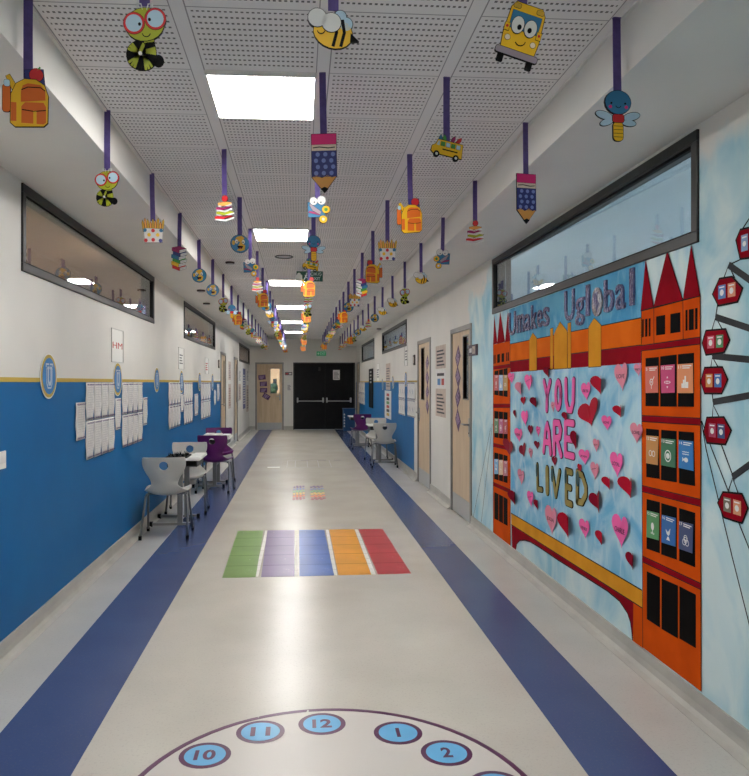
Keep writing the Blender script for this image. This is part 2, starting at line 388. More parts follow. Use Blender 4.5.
def door(i, M, h, pane, handle_side, frame=M_grey_metal):
    a0, a1, z0, z1 = h; fw = .055; z1f = z1
    la, lb, lt = a0+fw, a1-fw, z1-fw
    mb = MB()
    p0, p1, q0, q1 = pane
    for p in (rect(la, .006, lb, q0), rect(la, q1, lb, lt), rect(la, q0, p0, q1), rect(p1, q0, lb, q1)): mb.prism(M, p, -.05, -.005, M_wood)
    d = mb.build('door_%d' % i, kind='structure')
    mb = MB()
    for p in (rect(a0, 0, la, z1), rect(lb, 0, a1, z1), rect(la, lt, lb, z1)): mb.prism(M, p, -.09, .014, frame)
    mb.build('door_frame', d, bevel=.003)
    mb = MB(); mb.prism(M, rect(p0, q0, p1, q1), -.03, -.024, M_glass); mb.build('glass_pane', d)
    mb = MB(); e = .012
    for p in (rect(p0-e, q0-e, p1+e, q0), rect(p0-e, q1, p1+e, q1+e), rect(p0-e, q0, p0, q1), rect(p1, q0, p1+e, q1)): mb.prism(M, p, -.05, -.001, M_grey_metal)
    mb.build('pane_trim', d)
    mb = MB(); mb.prism(M, rect(la+.01, .01, lb-.01, .22), -.0049, -.002, M_alu); mb.build('kick_plate', d)
    hx = lb-.07 if handle_side > 0 else la+.07; s = -handle_side
    mb = MB(); mb.prism(M, rrect(hx, 1.02, .045, .20, .02), -.0049, .004, M_alu)
    mb.tube([M @ Vector((hx, 1.05, .003)), M @ Vector((hx, 1.05, .045)), M @ Vector((hx+s*.02, 1.05, .052)), M @ Vector((hx+s*.12, 1.05, .052))], .009, M_alu)
    mb.prism(M, circ(hx, .96, .009, n=10), .0041, .006, M_black)
    mb.build('door_handle', d)
    return la, lb
dcards = {}
def door_cards(M, pts, who):
    nm = ['topmost', 'second from top', 'third from top', 'lowest']
    for k, (x, z, r, w, hh) in enumerate(pts):
        mb = MB(); q = rotp(rect(x-w/2, z-hh/2, x+w/2, z+hh/2), r, x, z); mb.prism(M, q, -.0048, -.0028, M_purple)
        t = mb.build('door_card', label='%s of four tilted purple cards on %s' % (nm[k], who), cat='card', group='purple cards on '+who)
        mb = MB()
        for j in range(3):
            mb.prism(M, rotp(rect(x-w*.36, z+hh*(.22-.25*j)-.006, x+w*(.34-.1*j), z+hh*(.22-.25*j)+.008), r, x, z), -.0027, -.0020, M_cardink)
        mb.build('printed_text', t)
# left wall doors (edge-on)
for i, h in ((1, DL[0]), (2, DL[1])): door(i, ML, h, (h[1]-.34, h[1]-.2, 1.0, 1.95), 1 if i == 2 else -1)
# right wall doors
h = DR[0]; door(3, MR, h, (wr(462.8, 400)[0]*-1, -wr(468, 400)[0], 1.32, 2.0), 1)
door_cards(MR, [(R2(457.6, v)[0], R2(457.6, v)[1], r, .21, .17) for v, r in ((357, .75), (377, -.75), (397, .7), (420, -.75))], 'the nearest right-hand door')
h = DR[1]; door(4, MR, h, (-wr(421, 400)[0], -wr(424, 400)[0], 1.25, 2.0), -1)
door_cards(MR, [(R2(427, v)[0], R2(427, v)[1], r, .18, .15) for v, r in ((363, .6), (378, -.7), (392, .7), (406, -.7))], 'the second right-hand door')
door(5, MR, DR[2], (DR[2][0]+.3, DR[2][0]+.45, 1.2, 1.9), 1)
# far beech door
h = DF[0]; p = F2(270.6, 393.2); q = F2(279.6, 368.8)
door(6, MF, h, (p[0], q[0], p[1], q[1]), 1)
cc = [F2(262, 377.3)+(.1,), F2(263.4, 384)+(.05,), F2(263.6, 390.2)+(-.05,), F2(266.3, 396.5)+(-.55,)]
door_cards(MF, [(c[0], c[1], c[2], .23, .15) for c in cc], 'the beech door at the corridor end')
# dark double doors
a0, a1, z0, z1 = DF[1]; mid = F2(325, 400)[0]
mb = MB(); mb.prism(MF, rect(a0+.04, .008, mid-.003, z1-.04), -.05, -.004, M_dd); d = mb.build('door_7', kind='structure')
def bar_parts(M, d, xa, xb):
    z = F2(325, 401)[1]
    mb = MB(); mb.tube([M @ Vector((xa+.04, z, .06)), M @ Vector((xb-.04, z, .06))], .018, M_alu); mb.build('push_bar', d)
    for x in (xa+.06, xb-.06):
        mb = MB(); mb.prism(M, rrect(x, z+.03, .05, .16, .02), -.0039, .075, M_alu); mb.build('bar_bracket', d)
bar_parts(MF, d, a0+.08, mid)
mb = MB(); mb.prism(MF, rect(mid-.03, .008, mid+.03, z1-.04), -.06, -.0505, M_dd); mb.build('gap_light_block', d)  # strip added behind the leaves to block light through their gap
mb = MB()
for p in (rect(a0, 0, a0+.04, z1), rect(a1-.04, 0, a1, z1), rect(a0+.04, z1-.04, a1-.04, z1)): mb.prism(MF, p, -.09, .012, M_dark)
mb.build('door_frame', d)
mb = MB(); mb.prism(MF, rect(mid+.003, .008, a1-.04, z1-.04), -.05, -.004, M_dd); d = mb.build('door_8', kind='structure')
bar_parts(MF, d, mid, a1-.08)
mb = MB(); p = F2(319.6, 369); mb.prism(MF, rect(p[0]-.03, p[1]-.06, p[0]+.03, p[1]+.06), -.0039, .03, M_dark); mb.build('closer_box', d)
# door-notice on the right leaf
def sheet_on(M, x0, z0, x1, z1, name, label, cat, base=M_paper, off=.0005, blocks=(), group=None, th=.0015):
    mb = MB(); mb.prism(M, rect(x0, z0, x1, z1), off, off+th, base); o = mb.build(name, label=label, cat=cat, group=group)
    if blocks:
        mb = MB()
        for (a, b, c, dd, m) in blocks: mb.prism(M, rect(x0+(x1-x0)*a, z0+(z1-z0)*b, x0+(x1-x0)*c, z0+(z1-z0)*dd), off+th+.0001, off+th+.0006, m)
        mb.build('print', o)
    return o
M_ink = mat('grey_ink', (110, 108, 112), .6); M_inkd = mat('dark_ink', (52, 48, 56), .6); M_red = mat('red_print', (190, 44, 40), .5)
def lines(m=M_ink, n=6, a=.12, b=.88, y0=.12, y1=.88): return [(a, y0+(y1-y0)*k/n, b-.18*((k*7) % 3)/2, y0+(y1-y0)*(k+.45)/n, m) for k in range(n)]
p, q = F2(333, 379.8), F2(339.8, 370); sheet_on(MF, p[0], p[1], q[0], q[1], 'notice', 'white printed notice on the right leaf of the black double doors', 'notice', off=-.0038, blocks=lines())
p, q = F2(285, 375.2), F2(292.2, 372.2); sheet_on(MF, p[0], p[1], q[0], q[1], 'room_sign', 'small dark purple room sign between the beech door and double doors', 'sign', mat('sign_plum', (60, 34, 56), .4), th=.012, blocks=[(.55, .25, .9, .75, M_paper), (.1, .3, .45, .7, M_red)])
p, q = F2(287, 391), F2(291.2, 383.4); sheet_on(MF, p[0], p[1], q[0], q[1], 'notice', 'pale notice on the wall between beech door and double doors', 'notice', blocks=lines(n=5))
# exit sign above the double doors
M_exit = mat('exit_green', (20, 110, 70), .4, emis=.25); M_exitd = mat('exit_green_dark', (8, 62, 46), .4, emis=.1)
p, q = F2(316.5, 355.8), F2(326, 351.5); t = empty('exit_sign', (p[0], YE-.001, p[1]), 'small green exit sign on the far wall above the double doors', 'exit sign')
mb = MB(); mb.prism(MF, rect(p[0], p[1], q[0], q[1]), .0005, .04, M_exit); mb.build('sign_face', t)
mb = MB(); text_polys(mb, MF, 'EXIT', p[0]+.12, p[1]+.03, q[0]-.02, q[1]-.03, .0402, .041, M_white); mb.prism(MF, circ(p[0]+.06, (p[1]+q[1])/2, .03), .0402, .041, M_white); mb.build('lettering', t)
# hanging exit sign
ys = 8.35; d1 = ray(296.5, 281.3); d2 = ray(322.8, 271.6); k1, k2 = ys/d1.y, ys/d2.y
x0, x1, z0, z1 = d1.x*k1, d2.x*k2, H+d1.z*k1, H+d2.z*k2
MS = Matrix(((1, 0, 0, 0), (0, 0, -1, ys), (0, 1, 0, 0), (0, 0, 0, 1)))
t = empty('exit_sign', ((x0+x1)/2, ys, z0), 'dark green exit sign hanging from the ceiling over the corridor centre', 'exit sign')
mb = MB(); mb.prism(MS, rect(x0, z0, x1, z1), -.012, .012, M_exitd); mb.build('sign_face', t)
mb = MB(); mb.tube([((x0+x1)/2-.08, ys, z1-.001), ((x0+x1)/2-.08, ys, ZC-.001)], .004, M_alu); mb.tube([((x0+x1)/2+.08, ys, z1-.001), ((x0+x1)/2+.08, ys, ZC-.001)], .004, M_alu); mb.build('hanger', t)
mb = MB(); text_polys(mb, MS, 'ÇIKIŞ', x0+.165, z0+.06, x1-.015, z1-.012, .0121, .0135, M_white); text_polys(mb, MS, 'EXIT', x0+.185, z0+.015, x1-.03, z0+.05, .0121, .0135, M_white)
# running figure and arrow
fx = x0+.12; mb.prism(MS, circ(fx, z1-.025, .009), .0121, .0135, M_white); mb.prism(MS, strip([(fx, z1-.036), (fx-.012, z0+.055), (fx-.03, z0+.02)], .012), .0121, .0135, M_white); mb.prism(MS, strip([(fx-.008, z0+.055), (fx+.018, z0+.03)], .01), .0121, .0135, M_white); mb.prism(MS, strip([(fx-.022, z1-.05), (fx+.02, z1-.045)], .008), .0121, .0135, M_white)
mb.build('lettering', t)
mb = MB(); mb.prism(MS, rrect(x0+.03, z0+.035, .075, .075, .01), .0121, .045, M_white); mb.prism(MS, circ(x0+.03, z0+.075, .022), .0121, .04, M_white); mb.build('emergency_lamp', t, label='white emergency lamp box')
# downlights / detectors
M_brown = mat('detector_brown', (62, 46, 44), .5)
for (u, v, zz, lab) in ((230, 262, ZC, 'dark round detector on the ceiling behind the near globe'), (201, 290, ZS, 'dark round downlight on left soffit, nearer one'), (206.5, 303, ZS, 'dark round downlight on left soffit, farther one'), (379, 328.5, ZS, 'dark round downlight on the right soffit')):
    x, y = fl(u, v, zz); t = empty('downlight', (x, y, zz-.02), lab, 'downlight')
    mb = MB(); mb.prism(MG, [(a, b) for a, b in circ(x, y, .052, n=24)], zz-.018, zz-.0005, M_brown); mb.build('housing', t)
    mb = MB(); mb.prism(MG, [(a, b) for a, b in circ(x, y, .032, n=20)], zz-.028, zz-.0181, M_alu); mb.build('lens', t)
x, y = fl(284, 256.5, ZC); mb = MB(); R1, R2_ = circ(x, y, .1, n=32), circ(x, y, .088, n=32)
for i in range(32): j = (i+1) % 32; mb.prism(MG, [R1[i], R1[j], R2_[j], R2_[i]], ZC-.008, ZC-.0005, M_dark)
mb.build('ceiling_speaker', label='round thin-rimmed ceiling speaker beyond the second light panel', cat='speaker')
# ------------------------------------------------------------------ outdoors behind the glazed far door
def bbox(m, a, b): mb = MB(); mb.box(a, b, m); return mb
M_grass = tex('outdoor_ground', (104, 112, 84), (120, 118, 100), 1, .9)
bbox(M_grass, (-60, 23, -.3), (60, 120, -.12)).build('ground', kind='structure')
x, y = ray(276, 384).x/ray(276, 384).y*60, 60
t = empty('building', (x, 60, -.12), 'ochre building seen outside through the pane of the far beech door', 'building')
mb = MB(); mb.box((x-1.0, 60, -.12), (x+.9, 64, 2.6), tex('ochre_render', (190, 150, 112), (170, 130, 98), .8, .8)); mb.box((x-.5, 60.5, 2.6), (x+.4, 63, 3.3), MATS['ochre_render']); mb.build('wall', t)
for k in range(3):
    mb = MB(); mb.box((x-.8+.55*k, 59.95, 1.2), (x-.5+.55*k, 60, 1.8), M_dark); mb.build('window', t)
M_leaf = tex('dark_foliage', (38, 52, 34), (60, 74, 44), 3, .8)
for k, (dx, r) in enumerate(((-1.5, .9), (1.2, .8), (-.1, .55))):
    t = empty('tree', (x+dx, 55, -.12), ['dark bushy tree left of the building behind the door pane', 'dark bushy tree right of the building behind the door pane', 'low dark shrub before the building behind the door pane'][k], 'tree')
    mb = MB(); mb.tube([(x+dx, 55, -.12), (x+dx, 55, 1.0)], .06, M_brown); mb.build('trunk', t)
    mb = MB(); mb.mi(M_leaf)
    for q in range(14):
        a = random.random()*6.28; mm = Matrix.Translation((x+dx+math.cos(a)*r*.5*random.random(), 55+math.sin(a)*r*.5, .7+random.random()*r))
        bmesh.ops.create_icosphere(mb.bm, subdivisions=2, radius=r*(.3+.2*random.random()), matrix=mm)
    mb.build('crown', t)
w = bpy.data.worlds.new('sky'); bpy.context.scene.world = w; w.use_nodes = True; t_ = w.node_tree; bg = t_.nodes['Background']
tc = t_.nodes.new('ShaderNodeTexCoord'); sp = t_.nodes.new('ShaderNodeSeparateXYZ'); t_.links.new(tc.outputs['Generated'], sp.inputs[0])
mr = t_.nodes.new('ShaderNodeMapRange'); mr.inputs[1].default_value = 0; mr.inputs[2].default_value = .35; t_.links.new(sp.outputs[2], mr.inputs[0])
mxw = t_.nodes.new('ShaderNodeMix'); mxw.data_type = 'RGBA'; mxw.inputs[6].default_value = lin((186, 212, 236)); mxw.inputs[7].default_value = lin((110, 164, 220)); t_.links.new(mr.outputs[0], mxw.inputs[0])
t_.links.new(mxw.outputs[2], bg.inputs[0]); bg.inputs[1].default_value = .55
sl = bpy.data.lights.new('sun', 'SUN'); sl.energy = 3; so = bpy.data.objects.new('sun', sl); C.objects.link(so); so.rotation_euler = (math.radians(50), 0, math.radians(-20))
# ------------------------------------------------------------------ hanging cut-outs (units: metres, origin = ceiling end of the ribbon)
def sym(mb, pts, m, lay, out=0, mo=None):
    """flat cut-out piece, thicker for each layer so the print shows on both faces"""
    t = .0028+.0011*lay
    if out: mb.prism(MO, grow(pts, out), -t+.0004, t-.0004, mo or M_black)
    mb.prism(MO, pts, -t, t, m)
O_yel = mat('card_yellow', (238, 186, 22), .45); O_ora = mat('card_orange', (222, 104, 22), .45); O_blu = mat('card_blue', (40, 112, 152), .5)
O_navy = mat('card_navy', (40, 46, 120), .45); O_red = mat('card_red', (206, 32, 40), .45); O_lime = mat('card_lime', (164, 172, 34), .45)
O_white = mat('card_white', (218, 218, 214), .45); O_pink = mat('card_pink', (224, 28, 116), .45); O_crim = mat('card_plum', (150, 24, 92), .45)
O_grn = mat('card_green', (62, 150, 62), .45); O_tan = mat('card_tan', (228, 160, 74), .45); O_skin = mat('card_cream', (240, 220, 196), .45)
O_lens = mat('card_pale_blue', (178, 206, 222), .4); O_grey = mat('card_grey', (150, 136, 146), .45); O_dot = mat('card_dot', (130, 146, 206), .45); O_gold = mat('card_gold', (206, 160, 40), .45)
def face(mb, x, z, s, lay, m=M_black):
    sym(mb, strip([(x+s*math.cos(a), z+s*math.sin(a)) for a in [PI*1.1+PI*.8*i/6 for i in range(7)]], .0022), m, lay)
def ribbon(root, L):
    mb = MB(); mb.prism(MO, [(-.0150, 0), (.0145, 0), (.0140, -L*.5), (.015, -L), (-.015, -L), (-.0155, -L*.5)], -.0012, .0012, M_ribbon)
    mb.prism(MO, rect(-.014, -.003, .014, 0), -.006, .006, M_ribbon); mb.build('ribbon', root, local=True)
def part(root, name, fn):
    mb = MB(); fn(mb); return mb.build(name, root, local=True)
def catmull(P, n):
    out = []
    for i in range(len(P)-1):
        p0, p1, p2, p3 = P[max(i-1, 0)], P[i], P[i+1], P[min(i+2, len(P)-1)]
        for k in range(n):
            t = k/n; out.append(tuple(.5*((2*p1[j])+(-p0[j]+p2[j])*t+(2*p0[j]-5*p1[j]+4*p2[j]-p3[j])*t*t+(-p0[j]+3*p1[j]-3*p2[j]+p3[j])*t**3) for j in range(3)))
    out.append(P[-1]); return out
def k_backpack(r):
    ribbon(r, .285); z = -.36
    part(r, 'book', lambda b: (sym(b, rotp(rect(-.038, z+.05, .022, z+.105), .10), O_navy, -1, .0015), ))
    part(r, 'apple', lambda b: (sym(b, circ(.026, z+.088, .022), O_red, 0, .0015), sym(b, strip([(.03, z+.105), (.038, z+.116)], .004), O_grn, 0)))
    part(r, 'pencil', lambda b: sym(b, [(-.058, z+.085), (-.034, z+.045), (-.050, z+.035), (-.070, z+.078)], O_yel, 0, .0012))
    part(r, 'bottle', lambda b: (sym(b, rrect(-.068, z+.005, .024, .09, .008), O_ora, 0, .0015), sym(b, rrect(-.066, z+.055, .018, .022, .006), O_lens, 1, .001)))
    def body(b):
        sym(b, [(-.055, z-.075), (-.04, z-.088), (.05, z-.082), (.062, z-.07), (.064, z+.02), (.052, z+.055), (.025, z+.072), (-.01, z+.072), (-.038, z+.055), (-.053, z+.02)], O_yel, 1, .002)
        sym(b, [(-.022, z+.03), (-.016, z+.05), (.0, z+.058), (.04, z+.055), (.055, z+.035), (.056, z+.005), (-.022, z-.005)], O_ora, 2)
        sym(b, rect(-.053, z-.07, -.036, z-.008), O_ora, 2)
        sym(b, strip([(-.02, z+.035), (.0, z+.045), (.04, z+.046), (.055, z+.036)], .003), M_black, 3)
    part(r, 'bag_body', body)
    def pk(b):
        sym(b, [(-.02, z-.075), (-.02, z-.02), (-.008, z-.006), (.05, z-.004), (.058, z-.018), (.058, z-.07), (.05, z-.076)], O_ora, 3, .0015, O_yel)
        sym(b, rect(.018, z-.076, .028, z-.033), O_yel, 4); sym(b, strip([(-.018, z-.031), (.02, z-.035), (.058, z-.029)], .003), M_black, 4)
    part(r, 'front_pocket', pk)
def k_worm(r):
    ribbon(r, .27); z = -.315
    part(r, 'feelers', lambda b: [sym(b, strip([(s*.006, z+.035), (s*.010, z+.05), (s*.022, z+.052), (s*.02, z+.043)], .0028), O_white, 1) for s in (-1, 1)])
    part(r, 'head', lambda b: (sym(b, circ(0, z-.002, .054, .042, rot=.12), O_lime, 1, .0018), face(b, .004, z-.022, .012, 2)))
    def gl(b):
        for s in (-1, 1):
            e = .006*s
            sym(b, circ(s*.030, z+.006+e, .0295, .0275), O_red, 2, .0012); sym(b, circ(s*.030, z+.006+e, .0235, .022), O_lens, 3); sym(b, circ(s*.014, z+.003+e, .0042), M_black, 4)
        sym(b, rect(-.006, z+.006, .006, z+.011), O_red, 3)
    part(r, 'glasses', gl)
    def body(b):
        path = [(.010, z-.036), (.012, z-.052), (.016, z-.072), (.010, z-.094), (-.010, z-.100), (-.032, z-.092), (-.036, z-.072), (-.022, z-.058), (-.006, z-.064)]
        P3 = [(p[0], p[1], .028 if i < 3 else .036-.0025*max(i-4, 0)) for i, p in enumerate(path)]; fine = catmull(P3, 4)
        for p in fine: sym(b, circ(p[0], p[1], p[2]/2+.0018, n=14), M_black, -1)
        for i in range(len(fine)-1):
            mm = O_lime if (i//3) % 2 == 0 else M_black
            a, c = fine[i], fine[i+1]; d = Vector((c[0]-a[0], c[1]-a[1])).normalized(); q = Vector((-d.y, d.x)); ov = .0006
            sym(b, [(a[0]+q.x*a[2]/2-d.x*ov, a[1]+q.y*a[2]/2-d.y*ov), (a[0]-q.x*a[2]/2-d.x*ov, a[1]-q.y*a[2]/2-d.y*ov), (c[0]-q.x*c[2]/2+d.x*ov, c[1]-q.y*c[2]/2+d.y*ov), (c[0]+q.x*c[2]/2+d.x*ov, c[1]+q.y*c[2]/2+d.y*ov)], mm, 0)
        sym(b, circ(.036, z-.094, .016), M_black, -1); sym(b, circ(-.014, z-.076, .005), O_white, 3)
    part(r, 'striped_body', body)
def k_bee(r):
    ribbon(r, .27); z = -.31
    def wing(b):
        for x, zz, rr in ((-.045, .018, .026), (-.005, .006, .027), (.02, .024, .017), (.036, .004, .019)): sym(b, circ(x, z+zz, rr, rr*.95), O_white if x < .01 else O_lens, 1 if x > .01 else 3, .0018)
    def body(b):
        sym(b, circ(0, z-.02, .056, .042, rot=-.25), O_yel, 1, .002)
        for x in (.006, .028): sym(b, strip([(x-.002, z+.015), (x+.004, z-.02), (x-.006, z-.058)], .009), M_black, 2)
        sym(b, [(.05, z-.02), (.074, z-.042), (.048, z-.045)], M_black, 2); face(b, -.034, z-.014, .011, 3)
    part(r, 'bee_body', body); part(r, 'wings', wing)
def k_pencil(r):
    ribbon(r, .275); z = -.265; w = .055
    part(r, 'eraser', lambda b: sym(b, rect(-w, z-.045, w, z), O_pink, 1, .0018))
    part(r, 'ferrule', lambda b: (sym(b, rect(-w, z-.072, w, z-.046), O_skin, 1, .0018), sym(b, strip([(-w+.006, z-.059), (-.02, z-.056), (.02, z-.061), (w-.006, z-.058)], .004), M_black, 2)))
    def barrel(b):
        sym(b, rect(-w, z-.185, w, z-.073), O_navy, 1, .0018)
        for i in range(3):
            for j in range(4):
                x = -.036+.034*i+(.0 if j % 2 else .008); 
                if abs(x) < w-.011: sym(b, circ(x, z-.088-.027*j, .0095, n=12), O_dot, 2)
    part(r, 'dotted_barrel', barrel)
    part(r, 'point', lambda b: (sym(b, [(-w, z-.186), (-w*.6, z-.176), (-w*.2, z-.19), (w*.25, z-.176), (w*.6, z-.188), (w, z-.182), (.0, z-.252)], O_tan, 1, .0018), sym(b, [(-.017, z-.236), (0, z-.228), (.017, z-.236), (0, z-.254)], M_black, 2)))
def k_bus(r):
    ribbon(r, .245); z = -.32; R = lambda pts: rotp(pts, -.30, 0, z)
    def body(b):
        sym(b, R([(-.052, z-.062), (-.056, z-.02), (-.052, z+.06), (-.04, z+.078), (.04, z+.078), (.052, z+.06), (.056, z-.02), (.052, z-.062)]), O_yel, 0, .002)
        sym(b, R(rect(-.045, z+.0, .045, z+.052)), O_blu, 1, .001)
        for s in (-1, 1):
            sym(b, R(rrect(s*.036, z+.067, .022, .014, .005)), O_gold, 1, .001); sym(b, R(circ(s*.04, z-.03, .008)), O_skin, 1, .001); sym(b, R(rect(s*.05-.007, z-.012, s*.05+.007, z+.01)), O_yel, 2, .001)
            sym(b, R(circ(s*.05, z, .004)), O_red, 3)
        q = R([(0, z-.028)])[0]; face(b, q[0], q[1], .016, 2)
    part(r, 'bus_body', body)
    part(r, 'bumper', lambda b: sym(b, R(rrect(0, z-.07, .13, .018, .006)), O_grey, 1, .0018))
    for s in (-1, 1): part(r, 'wheel', lambda b, s=s: sym(b, R(rrect(s*.045, z-.092, .02, .026, .004)), M_black, -1))
    for s in (-1, 1): part(r, 'eye', lambda b, s=s: (sym(b, R(circ(s*.02, z+.012, .0185, .025)), O_white, 3, .0015), sym(b, R(circ(s*.016+.002, z+.006, .0065, .008)), M_black, 4)))
def k_minibus(r):
    ribbon(r, .27); z = -.30; R = lambda pts: rotp(pts, -.16, 0, z)
    def body(b):
        sym(b, R([(-.07, z-.02), (-.068, z+.0), (-.052, z+.012), (-.044, z+.032), (.07, z+.032), (.072, z-.028), (-.06, z-.028)]), O_yel, 1, .002)
        for k in range(4): sym(b, R(rect(-.03+.024*k, z+.008, -.012+.024*k, z+.025)), O_lens if k % 2 else O_grn, 2, .0008)
        sym(b, R(rect(-.02, z-.008, .05, z-.003)), M_black, 2); sym(b, R([(-.05, z+.008), (-.042, z+.026), (-.036, z+.026), (-.036, z+.008)]), O_lens, 2)
    part(r, 'bus_body', body)
    for x in (-.044, .046): part(r, 'wheel', lambda b, x=x: (sym(b, R(circ(x, z-.03, .0135)), M_black, 2), sym(b, R(circ(x, z-.03, .006)), O_white, 3)))
    for k, (x, m) in enumerate(((-.03, O_blu), (-.008, O_grn), (.02, O_crim), (.042, O_red))):
        part(r, 'crayon', lambda b, x=x, m=m, k=k: sym(b, rotp([(x-.007, z+.01), (x+.007, z+.01), (x+.007, z+.048), (x, z+.06), (x-.007, z+.048)], (-.1, .05, -.5, -.75)[k], x, z+.02), m, 0, .0012))
def k_fries(r):
    ribbon(r, .29); z = -.335
    def pens(b):
        for k in range(9):
            x = -.056+.014*k; hh = (.035, .05, .042, .03, .046, .036, .05, .03, .044)[k]
            sym(b, rotp([(x-.006, z-.02), (x+.006, z-.02), (x+.006, z+hh), (x, z+hh+.013), (x-.006, z+hh)], (4-k)*.03, x, z-.02), O_tan if k % 2 else O_gold, 0 if k % 2 else 1, .0014)
    part(r, 'pencils', pens)
    def box(b):
        sym(b, [(-.057, z), (.062, z-.002), (.056, z-.085), (-.052, z-.088)], O_white, 2, .0016)
        for x, zz, m in ((-.05, -.012, O_blu), (0, -.014, O_red), (.05, -.012, O_blu), (-.025, -.04, O_yel), (.028, -.04, O_yel), (-.045, -.074, O_red), (.0, -.07, O_red), (.045, -.074, O_navy)):
            sym(b, circ(x, z+zz, .0115, n=14), m, 3)
    part(r, 'dotted_box', box)
def k_books(r):
    ribbon(r, .27); z = -.262
    for k, (m, x0) in enumerate(((O_crim, 0), (O_navy, .008), (O_blu, -.004), (O_grn, .006), (O_yel, -.004), (O_red, .004))):
        zz = z-.012-.027*k; ly = 5-k
        def bk(b, m=m, x0=x0, zz=zz, ly=ly):
            sym(b, [(-.055+x0, zz), (.0+x0, zz+.012), (.052+x0, zz-.004), (.0+x0, zz-.02)], m, ly, .001)
            sym(b, [(-.055+x0, zz-.0015), (.0+x0, zz-.021), (.0+x0, zz-.044), (-.055+x0, zz-.024)], m, ly, .001)
            sym(b, [(.002+x0, zz-.021), (.052+x0, zz-.006), (.050+x0, zz-.026), (.002+x0, zz-.042)], O_white, ly, .001)
            sym(b, strip([(.002+x0, zz-.032), (.050+x0, zz-.016)], .002), O_grey, ly+1)
        part(r, 'book', bk)
def k_apple(r):
    ribbon(r, .275); z = -.285
    part(r, 'apple', lambda b: (sym(b, circ(.002, z, .018), O_red, 2, .0015), sym(b, strip([(.0, z+.012), (-.008, z+.024)], .004), O_grn, 2)))
    for k, (m, w, x, s) in enumerate(((O_tan, .042, .002, 1), (O_crim, .048, -.004, -1), (O_lime, .054, .004, 1), (O_red, .058, -.002, -1))):
        zz = z-.03-.026*k
        def bk(b, m=m, w=w, x=x, s=s, zz=zz, k=k):
            pts = [(-w+x, zz+.006), (x, zz+.012), (w+x, zz+.004), (w*.5*s+x, zz-.014), (-w+x, zz-.010)]
            sym(b, pts, m, (k % 2)+1, .0012); sym(b, strip([(-w+x, zz-.010), (-w*.2*s+x, zz-.02), (w+x, zz-.006)], .009), O_white, (k % 2)+2)
        part(r, 'book', bk)
def k_dragonfly(r):
    ribbon(r, .275); z = -.305
    for s in (-1, 1):
        part(r, 'wing', lambda b, s=s: sym(b, circ(s*.052, z-.048, .032, .0135, rot=s*.25), O_lens, 0, .002))
        part(r, 'wing', lambda b, s=s: sym(b, circ(s*.042, z-.072, .026, .011, rot=-s*.05 if s > 0 else .35), O_lens, 0, .002))
    part(r, 'head', lambda b: (sym(b, circ(0, z, .048, .042), O_blu, 2, .002), [sym(b, circ(s*.026, z-.004, .0035), M_black, 3) for s in (-1, 1)], [sym(b, circ(s*.03, z-.017, .006), O_pink, 3) for s in (-1, 1)], face(b, 0, z-.01, .010, 3)))
    part(r, 'thorax', lambda b: sym(b, rrect(0, z-.058, .042, .028, .008), O_red, 2, .002))
    part(r, 'tail', lambda b: (sym(b, rrect(0, z-.104, .036, .068, .014), O_yel, 1, .002), [sym(b, rect(-.017, z-.086-.013*k, .017, z-.0845-.013*k), M_black, 2) for k in range(4)]))
def k_globe(r):
    ribbon(r, .27); z = -.315
    part(r, 'ball', lambda b: sym(b, circ(0, z, .06, .06, n=28), O_blu, 1, .0018))
    part(r, 'continents', lambda b: (sym(b, [(-.02, z+.045), (.01, z+.055), (.03, z+.04), (.012, z+.02), (.02, z+.0), (.035, z-.01), (.03, z-.04), (.005, z-.05), (-.02, z-.045), (-.005, z-.03), (-.01, z-.01), (.002, z+.01), (-.03, z+.03)], O_gold, 2), sym(b, circ(-.042, z+.005, .01, .016), O_gold, 2)))
    part(r, 'face', lambda b: ([(sym(b, circ(s*.022, z+.014, .010, .014), O_white, 3, .001), sym(b, circ(s*.02, z+.011, .004, .006), M_black, 4)) for s in (-1, 1)], sym(b, [(-.02, z-.014), (.022, z-.014), (.012, z-.033), (-.008, z-.034)], M_black, 3), sym(b, [(-.006, z-.028), (.01, z-.026), (.006, z-.032)], O_red, 4)))
def k_scissors(r):
    ribbon(r, .27); z = -.315
    part(r, 'notebook', lambda b: sym(b, rotp(rect(-.058, z-.055, .04, z+.03), .05, 0, z), O_blu, 0, .0016))
    for s, x in ((-1, -.024), (1, .022)): part(r, 'eye', lambda b, x=x, s=s: (sym(b, circ(x, z+.034+.006*(s > 0), .022+.003*(s > 0)), O_white, 1, .0016), sym(b, circ(x-.004*s, z+.028, .004), M_black, 2)))
    part(r, 'blades', lambda b: (sym(b, [(-.05, z+.012), (-.04, z+.016), (.02, z-.025), (.012, z-.042), (-.03, z-.02)], O_grey, 2, .0014), sym(b, [(-.055, z-.032), (.01, z-.045), (.014, z-.034), (-.05, z-.022)], O_crim, 1, .001)))
    for x, zz in ((.047, -.012), (.03, -.068)): part(r, 'handle', lambda b, x=x, zz=zz: (sym(b, circ(x, z+zz, .023, .021), O_yel, 3, .0016), sym(b, circ(x, z+zz, .0095), O_grn if zz > -.03 else O_white, 4, .001)))
